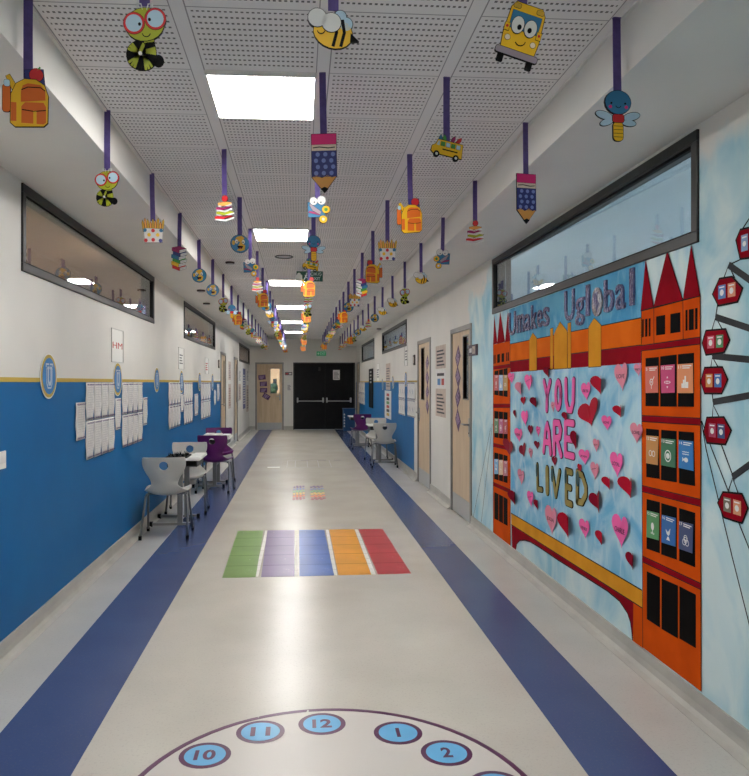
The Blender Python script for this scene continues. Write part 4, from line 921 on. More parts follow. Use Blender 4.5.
goal([(679.9, 439.8), (694.4, 441.3), (694.7, 470.9), (680, 467.8)], (42, 124, 190), 14, 'fish', 'bright blue card with fish icon in middle window row of the right tower', grp=GC)
goal(gx(42, 312, 105, 328, 103, 467, 40, 450, 640, 450, 5.174), (86, 156, 96), 15, 'tree', 'light green card with tree icon in third window row of the right tower', grp=GC)
goal(gx(120, 335, 192, 352, 190, 500, 118, 478, 640, 450, 5.174), (38, 104, 172), 16, 'dove', 'blue card with dove icon in third window row of the right tower', grp=GC)
goal(gx(210, 367, 282, 385, 278, 535, 207, 510, 640, 450, 5.174), (54, 72, 116), 17, 'rings', 'navy card with rings icon in third window row of the right tower', grp=GC)
cols = [[(206, 96, 96), (160, 190, 220), (204, 166, 96)], [(96, 150, 110), (196, 110, 150), (190, 80, 84)], [(120, 176, 214), (222, 196, 160), (190, 120, 130)]]
cnm = [['coral', 'pale blue', 'sandy'], ['green', 'mauve pink', 'dark red'], ['sky blue', 'cream', 'dusty rose']]
for r_, (a, b) in enumerate(((375, 390.5), (418.5, 433), (459, 474))):
    for k in range(3):
        u0, u1 = 494.9+4.6*k, 499+4.6*k; d = (r_*.10)*(u0-494.9)
        goal([(u0, a+d), (u1, a+d), (u1, b+d), (u0, b+d)], cols[r_][k], r_*3+k+1, ('tree', 'city', 'loop', 'dove', 'eye', 'equal', 'fish', 'arrows', 'rings')[r_*3+k], '%s card in the %s window row of the left tower' % (cnm[r_][k], ['top', 'middle', 'third'][r_]), grp='printed cards in the left tower', simple=True)
# glitter lettering
def glitter(name, c1, c2):
    m = mat(name, c1, .25, .6); n = N(m); v = n.t.nodes.new('ShaderNodeTexVoronoi'); v.inputs['Scale'].default_value = 60; n.t.links.new(n.co, v.inputs['Vector'])
    n.col(n.mix(n.ramp(n.noise(14, 3), .4, .65), lin(c1), lin(c2))); n.bump(v.outputs['Distance'], .5, .01); return m
M_glit = glitter('silver_violet_glitter', (96, 92, 130), (140, 138, 164))
M_sil = glitter('silver_globe', (180, 178, 182), (96, 84, 92))
STROKES = {'Y': [[(0, 1), (.5, .52), (1, 1)], [(.5, .52), (.45, 0)]], 'O': [[(.5+.42*math.cos(a*PI/6), .5+.5*math.sin(a*PI/6)) for a in range(13)]], 'U': [[(0, 1), (.05, .3), (.3, 0), (.7, 0), (.95, .3), (1, 1)]],
 'A': [[(0, 0), (.25, .75), (.5, 1), (.75, .75), (1, 0)], [(.2, .36), (.8, .36)]], 'R': [[(0, 0), (0, 1), (.7, 1), (.95, .8), (.8, .55), (.1, .48)], [(.4, .48), (1, 0)]], 'E': [[(1, 1), (0, 1), (0, 0), (1, 0)], [(0, .5), (.8, .5)]],
 'L': [[(0, 1), (.1, 0), (1, .05)]], 'I': [[(.45, 1), (.55, 0)]], 'V': [[(0, 1), (.5, 0), (1, 1)]], 'D': [[(0, 0), (0, 1), (.55, .95), (.95, .6), (.95, .35), (.55, .03), (0, 0)]]}
def plump(ch, pts, z, m, ol, name, label, grp):
    q = RP([(p[0]+.7, p[1]) for p in pts]); x0, x1 = min(p[0] for p in q), max(p[0] for p in q); zt0, zb0 = (q[0][1]+q[1][1])/2, (q[2][1]+q[3][1])/2; w, h = x1-x0, zt0-zb0
    t = min(w*.30, h*.17) if ch != 'I' else w*.62; mb = MB(); ax = t/2
    for (d, z0, z1, mm) in ((.006, z, z+.004, ol), (0, z, z+.007, m)):
        for st in STROKES[ch]:
            P = [(x0+ax+(w-2*ax)*a, zb0+ax+(h-2*ax)*b) for a, b in st]
            for i in range(len(P)-1): mb.prism(MR, strip([P[i], P[i+1]], t+2*d), z0, z1, mm)
            for p in P: mb.prism(MR, circ(p[0], p[1], t/2+d, n=14), z0, z1+(.00005), mm)
    return mb.build(name, label=label, cat='letter', group=grp)
def letter3d(ch, pts, z, th, m, off, name, label, grp, cat='letter', ol=None, extra=None):
    q = RP(pts); x0 = min(p[0] for p in q); x1 = max(p[0] for p in q); z0 = min(p[1] for p in q[2:]) ; z1 = max(p[1] for p in q[:2])
    t = MB(); text_polys(t, MR, ch, x0, (q[2][1]+q[3][1])/2, x1, (q[0][1]+q[1][1])/2, z+(.0012 if ol else 0), z+th, m, off)
    if ol is None: return t.build(name, label=label, cat=cat, group=grp)
    r = t; 
    e = (x1-x0)*.05; text_polys(r, MR, ch, x0-e, (q[2][1]+q[3][1])/2-e, x1+e, (q[0][1]+q[1][1])/2+e, z, z+.0011, ol, off+.02)
    return r.build(name, label=label, cat=cat, group=grp)
c4 = lambda x0, x1, a0, a1, b0, b1: [(505+x0/5.35, 250+a0/5.35), (505+x1/5.35, 250+a1/5.35), (505+x1/5.35, 250+b1/5.35), (505+x0/5.35, 250+b0/5.35)]
UW = [('U', 28, 62, 336, 328, 462, 450), ('m', 70, 108, 350, 338, 446, 436), ('a', 112, 142, 345, 338, 436, 428), ('k', 148, 176, 296, 290, 425, 420), ('e', 180, 206, 325, 316, 418, 410), ('s', 212, 243, 308, 300, 413, 404)]
for k, a in enumerate(UW): letter3d(a[0], c4(*a[1:]), .0032, .012, M_glit, .008, 'glitter_letter', 'glitter letter %s, %s in the smaller word on the blue banner' % (a[0], ['first', 'second', 'third', 'fourth', 'fifth', 'last'][k]), 'glitter letters on the banner')
UG = [('U', 328, 378, 218, 210, 386, 372), ('g', 386, 432, 262, 250, 412, 398), ('l', 443, 460, 188, 184, 356, 352), (None, 474, 528, 205, 198, 358, 350), ('b', 540, 592, 160, 150, 340, 326), ('a', 602, 652, 186, 176, 324, 312), ('l', 678, 700, 100, 92, 300, 294)]
for k, a in enumerate(UG):
    if a[0]: letter3d(a[0], c4(*a[1:]), .0032, .012, M_glit, .008, 'glitter_letter', 'glitter letter %s, %s in the larger word on the blue banner' % (a[0], ['first', 'second', 'third', 'fourth', 'fifth', 'sixth', 'last'][k]), 'glitter letters on the banner')
    else:
        q = RP(c4(*a[1:])); cx = sum(p[0] for p in q)/4; cz = sum(p[1] for p in q)/4; rx = abs(q[0][0]-q[1][0])/2; rz = abs(q[0][1]-q[3][1])/2
        t = empty('globe_letter', MR @ Vector((cx, cz-rz, .004)), 'silver globe standing in for the letter o on the blue banner', 'letter')
        mb = MB(); mb.prism(MR, circ(cx, cz, rx, rz, n=28), .0032, .014, M_sil); mb.build('disc', t)
        mb = MB(); mb.prism(MR, [(cx-rx*.5, cz+rz*.6), (cx+rx*.3, cz+rz*.7), (cx+rx*.1, cz+rz*.2), (cx+rx*.5, cz-.1*rz), (cx+.1*rx, cz-.7*rz), (cx-.2*rx, cz-.2*rz), (cx-.6*rx, cz+.1*rz)], .0141, .016, M_glit); mb.build('continents', t)
# YOU ARE LIVED
M_hot = mat('hot_pink_foam', (250, 104, 176), .6, spec=.2); M_hot2 = mat('dark_pink_edge', (90, 20, 60), .5)
def two_tone(name, c1, c2, zsplit):
    m = mat(name, c1, .5); n = N(m); x, y, z = n.sep(); f = n.m('ADD', z, n.m('MULTIPLY', n.noise(9, 3), .16)); n.col(n.mix(n.m('GREATER_THAN', f, zsplit), lin(c1), lin(c2))); return m
M_olive = tex('olive_foam', (168, 150, 76), (140, 122, 58), 12, .5); M_teal = mat('dark_teal_paint', (22, 74, 78), .5)
g5 = lambda u0, u1, v0, v1, sl=.0: [(u0, v0), (u1, v0-sl), (u1, v1+sl), (u0, v1)]
for k, (ch, u0, u1, v0, v1) in enumerate((('Y', 543.3, 551.4, 379, 412.5), ('O', 554.5, 562.5, 379, 411), ('U', 565, 575.2, 377.5, 413), ('A', 543, 552, 421.5, 455), ('R', 553.4, 562.6, 420, 457), ('E', 564.6, 575, 419.8, 458.5))):
    plump(ch, g5(u0, u1, v0, v1, .4), .0032, M_hot, M_hot2, 'foam_letter', 'hot pink foam letter %s in the %s word on the sky board' % (ch, 'top' if k < 3 else 'middle'), 'pink foam letters')
for ch, u0, u1, v0, v1 in (('L', 536.6, 543, 464, 492), ('I', 545.2, 549.8, 466, 495), ('V', 551.4, 560.9, 468, 498), ('E', 565.4, 573, 469, 506), ('D', 576.4, 588, 471, 506)):
    o = plump(ch, g5(u0, u1, v0, v1, .6), .0032, M_olive, M_black, 'foam_letter', 'olive gold foam letter %s in the bottom word on the sky board' % ch, 'olive foam letters')
    if ch in 'LVED':
        q = RP(g5(u0, u1, v0, v1, .6)); x0, x1 = min(q[0][0], q[1][0]), max(q[0][0], q[1][0]); zt_ = q[0][1]
        mb = MB(); mb.prism(MR, circ((x0+x1)/2-(x1-x0)*.26, zt_-.045, (x1-x0)*.15, .05, n=14), .0104, .0110, M_teal); mb.build('painted_patch', o)
# paper hearts
def heart(cx, cz, w, h, n=14, rot=0, sk=0):
    pts = []
    for i in range(2*n):
        t = PI*2*i/(2*n); x = 16*math.sin(t)**3; y = 13*math.cos(t)-5*math.cos(2*t)-2*math.cos(3*t)-math.cos(4*t)
        pts.append((cx+w/2*x/16, cz+h/2*(y+2.5)/14.5+sk*w/2*x/16))
    return rotp(pts, rot, cx, cz)
HC = {'h': (mat('heart_hot_pink', (252, 108, 174), .6, spec=.2), 'hot pink'), 'd': (mat('heart_dusty_pink', (230, 142, 160), .6, spec=.2), 'dusty pink'), 'r': (mat('heart_red', (180, 16, 44), .6, spec=.15), 'crimson'), 'k': (mat('heart_dark_red', (136, 8, 38), .6, spec=.15), 'dark red')}
M_hink = mat('heart_pen', (60, 16, 40), .6)
def add_heart(u, v, hw, hh, c, label, txt=None, fold=0, rot=0):
    u += 1.2; v += .8; a, b = R2(u-hw, v), R2(u+hw, v); w = abs(a[0]-b[0]); h = abs(R2(u, v-hh)[1]-R2(u, v+hh)[1]); cx = (a[0]+b[0])/2; cz = R2(u, v)[1]; m = HC[c][0]
    mb = MB(); k = mb.mi(m)
    pts = heart(cx, cz, w, h, rot=rot); n = len(pts)
    # slightly folded along the middle: wings stand off the wall
    def zz(p): return .006+abs(p[0]-cx)*(.42 if fold else .10)
    mid_ = [(cx, cz)]
    top = pts[0]; bot = pts[n//2]
    vs = [mb.bm.verts.new(MR @ Vector((p[0], p[1], zz(p)))) for p in pts]
    vs2 = [mb.bm.verts.new(MR @ Vector((p[0], p[1], zz(p)+.0015))) for p in pts]
    h1 = list(range(0, n//2+1)); h2 = list(range(n//2, n))+[0]
    for hseq in (h1, h2):
        f = mb.bm.faces.new([vs[i] for i in hseq]); f.material_index = k; f = mb.bm.faces.new([vs2[i] for i in hseq][::-1]); f.material_index = k
    for i in range(n): mb.bm.faces.new((vs[i], vs[(i+1) % n], vs2[(i+1) % n], vs2[i])).material_index = k
    o = mb.build('paper_heart', label=label, cat='paper heart', group='%s paper hearts' % HC[c][1])
    if txt is not None:
        mb = MB(); z = .0078+w*.05
        if txt: text_polys(mb, MR, txt, cx-w*.30, cz-h*.04, cx+w*.30, cz+h*.12, z, z+.0006, M_hink)
        else: mb.prism(MR, strip([(cx-w*.28+w*.08*i, cz+h*(.04+.06*(i % 2)+.02*i)) for i in range(8)], h*.018), z, z+.0006, M_hink)
        mb.build('handwriting', o)
A5 = lambda x, y, w, h: (505+x/5.35, 360+y/5.35, w/5.35, h/5.35); A6 = lambda x, y, w, h: (505+x/5.17, 450+y/5.17, w/5.17, h/5.17)
HL = [(A5(35, 93, 16, 30), 'h', 'hot pink heart at the top left corner of the sky board', '', 0), (A5(128, 118, 20, 45), 'h', 'tall hot pink heart left of the pink letter Y', '', 0),
 (A5(85, 150, 15, 38), 'd', 'dusty pink folded heart near the top left corner of the board', None, 1), (A5(98, 215, 13, 22), 'r', 'small crimson heart left of the pink letter Y', None, 0),
 (A5(165, 223, 16, 30), 'k', 'dark red folded heart just left of the foot of letter Y', None, 1), (A5(108, 308, 18, 42), 'h', 'hot pink heart between left edge and letter A, higher one', None, 0),
 (A5(55, 285, 6, 22), 'k', 'thin dark red heart seen edge-on by the left tower', None, 1), (A5(137, 372, 13, 28), 'k', 'dark red heart above and left of letter A', None, 0),
 (A5(178, 378, 11, 28), 'h', 'small hot pink heart touching the left of letter A', '', 0), (A5(75, 398, 21, 37), 'h', 'hot pink heart near left edge with a handwritten word', 'LOVE', 0),
 (A5(172, 452, 15, 22), 'k', 'small dark red heart left of the foot of letter A', None, 0), (A5(97, 480, 18, 36), 'k', 'dark red leaning heart low on the left of the board', None, 0),
 (A5(22, 465, 28, 42), 'k', 'large dark red heart overlapping the left tower edge', None, 0), (A5(138, 495, 11, 28), 'd', 'small dusty pink heart below letter A on the left', '', 0),
 (A5(232, 62, 14, 28), 'k', 'dark red heart above letter Y at the board top edge', None, 1), (A5(257, 247, 10, 28), 'd', 'small dusty pink heart between letters Y and O', '', 0),
 (A5(330, 300, 14, 27), 'k', 'dark red folded heart between pink letters U and E', None, 1), (A5(437, 165, 25, 50), 'h', 'hot pink heart with handwriting right of letter U', 'FOR YOU', 0),
 (A5(512, 130, 30, 50), 'r', 'big crimson folded heart at top centre right of the board', None, 1), (A5(628, 88, 35, 75), 'd', 'largest dusty pink heart in the upper right of the board', 'LOVE', 0),
 (A5(715, 48, 20, 35), 'd', 'dusty pink heart in the top right corner by the right tower', 'HEY', 0), (A5(458, 282, 56, 70), 'r', 'largest crimson heart, right of the pink words', None, 0),
 (A5(618, 270, 23, 33), 'r', 'crimson folded heart right of the largest crimson one', None, 1), (A5(548, 333, 27, 40), 'h', 'hot pink heart with handwriting below the largest crimson heart', 'LOVE', 0),
 (A5(380, 425, 17, 50), 'k', 'narrow dark red folded heart right of letter E', None, 1), (A5(490, 453, 17, 35), 'd', 'small dusty pink heart with writing in the board middle', 'JOY', 0),
 (A5(708, 388, 33, 55), 'd', 'dusty pink heart at the right edge, mid height', 'LOVE', 0), (A6(85, 137, 17, 40), 'd', 'dusty pink heart left of the olive letter L', '', 0),
 (A6(50, 245, 17, 38), 'k', 'dark red folded heart at the lower left tower edge', None, 1), (A6(133, 250, 16, 42), 'h', 'hot pink heart below the olive letter L', '', 0),
 (A6(168, 280, 10, 28), 'k', 'small dark red heart below olive letters L and I', None, 1), (A6(243, 362, 30, 75), 'd', 'large dusty pink heart with handwriting below the olive word', 'JULIA', 0),
 (A6(326, 388, 28, 65), 'r', 'large crimson folded heart below the olive letter E', None, 1), (A6(415, 405, 27, 50), 'h', 'hot pink heart with handwriting below the olive letter D', 'HENRY', 0),
 (A6(500, 452, 19, 36), 'r', 'crimson heart low on the board between two hot pink hearts', None, 1), (A6(603, 418, 42, 85), 'h', 'largest hot pink heart, low right, with a handwritten name', 'CHARLIE', 0),
 (A6(660, 570, 20, 45), 'k', 'dark red heart lowest on the right of the board', None, 1), (A6(485, 265, 25, 55), 'k', 'leaf-like dark red folded heart right of the olive letter D', None, 1),
 (A6(540, 168, 22, 33), 'r', 'crimson heart right of the olive word, left of a bigger one', None, 1), (A6(650, 190, 37, 55), 'r', 'big crimson heart at the right edge level with olive letter E', None, 1),
 (A6(582, 73, 33, 65), 'h', 'big hot pink heart with handwriting right of the olive word top', 'LOYAL', 0), (A6(467, 105, 22, 45), 'd', 'dusty pink folded heart right of the olive letter D top', '', 0),
 (A6(414, 33, 28, 40), 'h', 'hot pink heart with handwriting between pink and olive words', 'JOSH', 0), (A6(387, 92, 11, 24), 'r', 'small crimson heart just above the olive letter D', None, 0), (A6(257, 55, 13, 25), 'k', 'small dark red heart above the olive letter V', None, 0)]
for (p, c, lab, tx, fo) in HL: add_heart(*p, c, lab.replace('handwriting', 'writing'), tx, fo, rot=(.28 if 'largest crimson heart,' in lab else (.35 if 'leaning' in lab or 'leaf' in lab else random.uniform(-.08, .08))))
# ferris wheel
hub = R2(881, 372)
FW = empty('ferris_wheel_mural', MR @ Vector((hub[0], 0.3, .001)), 'painted big wheel with crimson cabins on the blue wall at the right edge', 'mural')
M_spoke = tex('mural_charcoal', (52, 54, 56), (66, 68, 70), 6, .5)
for k, (u, v) in enumerate(((729, 265), (716, 317), (712.7, 356), (713.4, 402), (732.8, 477))):
    mb = MB(); mb.prism(MR, strip([R2(u, v), hub], .028), .0012+.0001*k, .0022+.0001*k, M_spoke); mb.build('spoke', FW)
mb = MB(); mb.prism(MR, circ(hub[0], hub[1], .09, n=28), .0012, .004, M_spoke); mb.build('hub', FW)
CC = [((228, 130, 110), (110, 150, 196), (206, 90, 96)), ]
CB = [([(737.5, 240), (741.5, 230.5), (757, 227), (763, 238), (758, 256), (741.5, 258)], ((130, 160, 200), (200, 190, 180)), 'highest'), ([(714, 294), (720.5, 279.5), (732.5, 277.6), (742.4, 288.5), (738, 301), (719.5, 304.7)], ((86, 130, 196), (226, 146, 110)), 'second highest'),
 ([(703.4, 343), (707, 331.5), (726, 330), (729.7, 340), (724.4, 351.6), (707, 354)], ((214, 80, 104), (70, 140, 90)), 'third highest'), ([(702, 381.8), (705.7, 368.6), (722.7, 368), (727.7, 379.5), (722, 392.6), (705.7, 392.6)], ((214, 140, 70), (50, 110, 180)), 'fourth'),
 ([(705, 431.3), (708, 418.4), (724.3, 418), (731.2, 430.5), (725.8, 443.6), (708, 442)], ((170, 40, 80), (50, 70, 120)), 'second lowest'), ([(719.2, 503), (724, 493), (742.4, 494.8), (748, 508), (742.4, 522), (725, 516.7)], ((120, 110, 90), (222, 150, 110)), 'lowest')]
for pts, cc_, nm in CB:
    q = RP(pts); mb = MB(); outlined(mb, MR, q, .0026, .0042, M_mred, .008); g = mb.build('cabin', FW)
    x0, x1 = min(p[0] for p in q), max(p[0] for p in q); cx = (x0+x1)/2; cz = sum(p[1] for p in q)/6; w = x1-x0; h = max(p[1] for p in q)-min(p[1] for p in q)
    for s, c in ((-1, cc_[0]), (1, cc_[1])):
        mb = MB(); mb.prism(MR, rect(cx+s*w*.17-w*.13, cz-h*.27, cx+s*w*.17+w*.13, cz+h*.27), .0043, .0052, mat('card_%d_%d_%d' % c, c, .45)); mb.prism(MR, circ(cx+s*w*.17, cz-h*.03, w*.07, n=12), .0053, .0057, M_white); mb.prism(MR, rect(cx+s*w*.17-w*.09, cz+h*.16, cx+s*w*.17+w*.09, cz+h*.21), .0053, .0057, M_white); mb.build('cabin_picture', g)
for pts in ([(741.5, 231), (752, 215)], [(748, 229), (744, 258), (729, 265)], [(724, 278.5), (729, 265), (735, 278)], [(718, 304), (716, 317)], [(712, 331), (716, 317), (723, 330)], [(712.5, 354), (712.7, 356)], [(711, 368.5), (712.7, 357), (719, 368)], [(712.5, 392.6), (713.4, 402)], [(712.5, 418), (713.6, 405), (720, 418)], [(728, 493), (733, 478), (739, 494.5)]):
    mb = MB(); mb.prism(MR, strip(RP(pts), .006), .0013, .0019, M_black); mb.build('hanging_line', FW)
for pts in ([(701.5, 421), (706.6, 450), (720, 505), (732.8, 558), (746, 610), (756, 650)], [(702, 421), (712.5, 450), (729, 492)], [(721, 443), (733, 475)], [(738.6, 521.5), (748.5, 546), (760, 575)], [(490.8, 428), (472.9, 520)], [(492.5, 424), (481, 526)]):
    mb = MB(); mb.prism(MR, strip(RP(pts), .006), .0012, .0018, M_black); o = mb.build('cable_line', FW if pts[0][0] > 600 else MU)
# ------------------------------------------------------------------ floor games
def scuff(name, rgb, amt=.5, rough=.32):
    m = mat(name, rgb, rough); n = N(m); f = n.noise(9, 6, n.vscale(1, .5, 1), 2.5); c = n.mix(n.ramp(n.noise(3, 3), .3, .7), lin(rgb), lin(tuple(min(255, int(v*1.1+4)) for v in rgb)))
    n.col(n.mix(n.m('MULTIPLY', n.ramp(f, .68, .72), amt), c, lin((200, 194, 184)))); return m
FP = lambda pts, ox=0, oy=0, s=1: [fl(ox+u/s, oy+v/s) for u, v in pts]
blocks = [('green', (106, 140, 66), (113, 190, 66, 167)), ('purple', (98, 70, 120), (202, 283, 183, 283)), ('blue', (48, 92, 168), (297, 372, 298, 402)), ('orange', (222, 150, 40), (387, 462, 415, 513)), ('red', (178, 44, 52), (475, 547, 533, 633))]
ya = fl(310, 530)[1]; yb = fl(310, 576)[1]
M_tline = mat('tape_line', (222, 218, 210), .4)
for nm, rgb, (a, b, c, d) in blocks:
    xa = (fl(200+a/2.996, 530)[0]+fl(200+c/2.996, 577)[0])/2; xb = (fl(200+b/2.996, 530)[0]+fl(200+d/2.996, 576)[0])/2
    qd = FP([(200+a/2.996, 531-.014*(a-113)/2.996), (200+b/2.996, 531-.014*(b-113)/2.996), (200+d/2.996, 578-.023*(d-66)/2.996), (200+c/2.996, 578-.023*(c-66)/2.996)]); mb = MB(); mb.prism(MG, qd, .0005, .0018, scuff('block_'+nm, rgb, .45)); o = mb.build('floor_block', label='%s rectangular block in the row of five coloured blocks on the floor' % nm, cat='floor marking', group='coloured floor blocks')
    mb = MB(); k = mat('block_line_'+nm, tuple(int(v*.8) for v in rgb), .5)
    for i in range(1, 5):
        P0 = [qd[3][j]+(qd[0][j]-qd[3][j])*i/5 for j in (0, 1)]; P1 = [qd[2][j]+(qd[1][j]-qd[2][j])*i/5 for j in (0, 1)]; mb.prism(MG, strip([P0, P1], .008), .0019, .0022, k)
    mb.build('row_lines', o)
    if nm != 'red':
        mb = MB(); nx = {'green': (202, 183), 'purple': (297, 298), 'blue': (387, 415), 'orange': (475, 533)}[nm]
        xn = (fl(200+nx[0]/2.996, 530)[0]+fl(200+nx[1]/2.996, 577)[0])/2
        for i in range(10): y = yb+(ya-yb)*i/10; mb.prism(MG, rect(xb+.006, y+.004, xn-.006, y+(ya-yb)/10-.004), .0005, .0012, M_tline)
        mb.build('white_gap', o)
# hand and foot prints in rainbow rows
RB = [(150, 70, 84), (208, 110, 70), (206, 164, 80), (108, 156, 108), (100, 110, 150), (92, 60, 110)]
for k, (u0, u1) in enumerate(((293.6, 303.5), (312, 322.2))):
    p, q = fl(u0, 500), fl(u1, 485.6); t = empty('floor_print_panel', ((p[0]+q[0])/2, (p[1]+q[1])/2, .0005), '%s of the two rainbow dotted panels on the floor' % ['left', 'right'][k], 'floor marking', 'rainbow floor panels')
    for r_ in range(6):
        mb = MB(); mm = mat('rainbow_%d' % r_, RB[r_], .5)
        for c_ in range(3):
            for e in range(2):
                cx = p[0]+(q[0]-p[0])*(c_+.5)/3+(e-.5)*.04; cy = p[1]+(q[1]-p[1])*(r_+.3+.35*e)/6; mb.prism(MG, circ(cx, cy, (q[0]-p[0])*.135, (q[1]-p[1])*.055, n=10), .0005, .0014, mm)
        mb.build('print_row', t)
M_fline = mat('faded_line', (150, 142, 136), .5); M_fdark = mat('faded_dark', (108, 92, 92), .5)
t = empty('floor_game_grid', fl(306, 464)+(.0005,), 'faint worn line of outlined squares across the floor beyond the rainbow panels', 'floor marking')
y0, y1 = fl(306, 467.5)[1], fl(306, 460.5)[1]
for k, (u0, u1) in enumerate(((287, 295), (295, 307), (307, 318), (318, 330), (330, 343))):
    xa, xb = fl(u0, 464)[0], fl(u1, 464)[0]; mb = MB()
    for pth in (rect(xa, y0, xb, y0+.03), rect(xa, y1-.03, xb, y1), rect(xa, y0+.03, xa+.012, y1-.03)): mb.prism(MG, pth, .0005, .0012, M_fline)
    mb.build('square_outline', t)
for u0, u1 in ((301, 309), (318, 326), (334, 341)):
    mb = MB(); mb.prism(MG, rect(fl(u0, 461)[0], y1-.02, fl(u1, 461)[0], y1+.06), .0013, .0018, M_fdark); mb.build('worn_mark', t)
mb = MB(); mb.prism(MG, rect(fl(268, 466)[0], y0, fl(280, 466)[0], y0+.12), .0005, .0012, mat('pale_worn', (206, 202, 192), .35)); mb.build('worn_patch', t)
# clock face
CX, CY, CR = .11, 2.44, .775
t = empty('floor_clock', (CX, CY, .0005), 'large purple-ringed clock dial with blue number discs on the floor in front', 'floor marking')
M_cp = scuff('clock_purple', (84, 36, 72), .9); M_cb = scuff('clock_blue', (96, 166, 208), .5)
mb = MB(); A = circ(CX, CY, CR, n=72); B = circ(CX, CY, CR-.022, n=72)
for i in range(72): j = (i+1) % 72; mb.prism(MG, [A[i], A[j], B[j], B[i]], .0005, .0016, M_cp)
mb.build('ring', t)
mb = MB(); mb.prism(MG, circ(CX, CY, CR-.023, n=72), .0002, .0009, mat('clock_ground', (206, 198, 190), .34)); mb.build('dial', t)
for num, (u, v) in {'10': (205, 755.5), '11': (260.5, 732), '12': (322, 724), '1': (398, 733), '2': (446.5, 753)}.items():
    x, y = fl(u, v); mb = MB(); mb.prism(MG, circ(x, y, .104, .098, n=32), .0012, .0019, M_cp); d = mb.build('number_disc', t)
    mb = MB(); mb.prism(MG, circ(x, y, .083, .078, n=32), .002, .0025, M_cb); mb.build('blue_fill', d)
    mb = MB(); w = {'1': .016, '2': .042}.get(num, .085); text_polys(mb, MG, num, x-w/2, y-.038, x+w/2, y+.038, .0026, .003, M_cp, .03); mb.build('numeral', d)
x, y = CX+.62, CY+.12
mb = MB(); mb.prism(MG, circ(x, y, .104, .098, n=32), .0012, .0019, M_cp); d = mb.build('number_disc', t)
mb = MB(); mb.prism(MG, circ(x, y, .083, .078, n=32), .002, .0025, M_cb); mb.build('blue_fill', d)
mb = MB(); text_polys(mb, MG, '3', x-.021, y-.038, x+.021, y+.038, .0026, .003, M_cp, .03); mb.build('numeral', d)
# ------------------------------------------------------------------ furniture
def make_chair(name, label, ms):
    root = empty(name, (0, 0, 0), label, 'chair')
    prof = catmull([(.215, .405, .19), (.20, .432, .205), (.10, .432, .215), (0, .422, .215), (-.10, .428, .20), (-.165, .455, .165), (-.195, .51, .125), (-.205, .57, .135), (-.218, .64, .175), (-.232, .70, .20), (-.245, .755, .204), (-.252, .785, .198)], 6)
    nu = 28; mb = MB(); k = mb.mi(ms); G = []
    hz, hr = .705, .043
    for j, (py, pz, w) in enumerate(prof):
        row = []
        back = min(max((pz-.45)/.1, 0), 1) if j > 24 else 0
        for i in range(nu+1):
            s = -1+2*i/nu; x = w*s; dish = .048*s*s-.010
            yy = py+back*(.035*s*s); zz = pz+(1-back)*(dish-.008)
            if j == len(prof)-1: zz -= .012*abs(s)**6
            row.append(mb.bm.verts.new((x, yy, zz)))
        G.append(row)
    hole_v = set()
    for j in range(len(G)-1):
        for i in range(nu):
            q = (G[j][i], G[j][i+1], G[j+1][i+1], G[j+1][i])
            if j > 40 and all(math.hypot(v.co.x, v.co.z-hz) < hr*1.15 for v in q): hole_v.update(q); continue
            f = mb.bm.faces.new(q); f.material_index = k; f.smooth = True
    for v in hole_v:
        if not v.link_faces: mb.bm.verts.remove(v); continue
        a = math.atan2(v.co.z-hz, v.co.x); v.co.x = hr*math.cos(a); v.co.z = hz+hr*math.sin(a)
    o = mb.build('seat_shell', root, local=True)
    s = o.modifiers.new('thickness', 'SOLIDIFY'); s.thickness = .011; s.offset = 0
    b = o.modifiers.new('round', 'BEVEL'); b.width = .003; b.segments = 2; b.limit_method = 'ANGLE'; b.angle_limit = 1.0
    for sx in (-1, 1):
        for fy, ty in ((.20, .06), (-.22, -.05)):
            mb = MB(); mb.tube([(sx*.185, ty, .415), (sx*.198, ty+(fy-ty)*.08, .385), (sx*.222, fy, .012)], .0115, M_tube); lg = mb.build('leg', root, local=True)
            mb = MB(); mb.tube([(sx*.2216, fy*.993, .04), (sx*.222, fy, .0)], .0155, M_black); mb.build('foot_cap', lg, local=True)
        mb = MB(); mb.tube([(sx*.185, .13, .405), (sx*.185, -.11, .405)], .010, M_tube); mb.build('seat_rail', root, local=True)
    mb = MB(); mb.tube([(-.185, .03, .403), (.185, .03, .403)], .010, M_tube); mb.build('cross_rail', root, local=True)
    return root
def place(o, x, y, rz, label, group):
    o.location = (x, y, 0); o.rotation_euler = (0, 0, rz); tag(o, label, 'chair', group); return o
cw = make_chair('school_chair', 'x', M_cream_shell); cp = make_chair('school_chair', 'x', M_purple_shell)
place(cw, -1.30, 6.98, .03, 'cream plastic school chair nearest the camera, by the blue left wall', 'cream chairs')
place(copy_tree(cw), -1.30, 8.22, PI+.05, 'cream chair facing the camera behind the first left desk', 'cream chairs')
place(cp, -1.16, 9.75, -.1, 'purple chair with its back to the camera, left wall', 'purple chairs')
place(copy_tree(cp), -1.24, 10.9, PI+.15, 'purple chair facing the camera behind the paper-stacked left desk', 'purple chairs')
place(copy_tree(cw), 1.50, 12.45, -.05, 'cream chair with its back to the camera, beside the right wall', 'cream chairs')
place(copy_tree(cw), 1.50, 13.75, PI-.1, 'cream chair facing the camera behind the nearer right desk', 'cream chairs')
place(copy_tree(cp), 1.38, 15.9, .1, 'purple chair beside the far right-hand desk', 'purple chairs')
M_top = tex('desk_top', (226, 224, 218), (216, 214, 208), 3, .35)
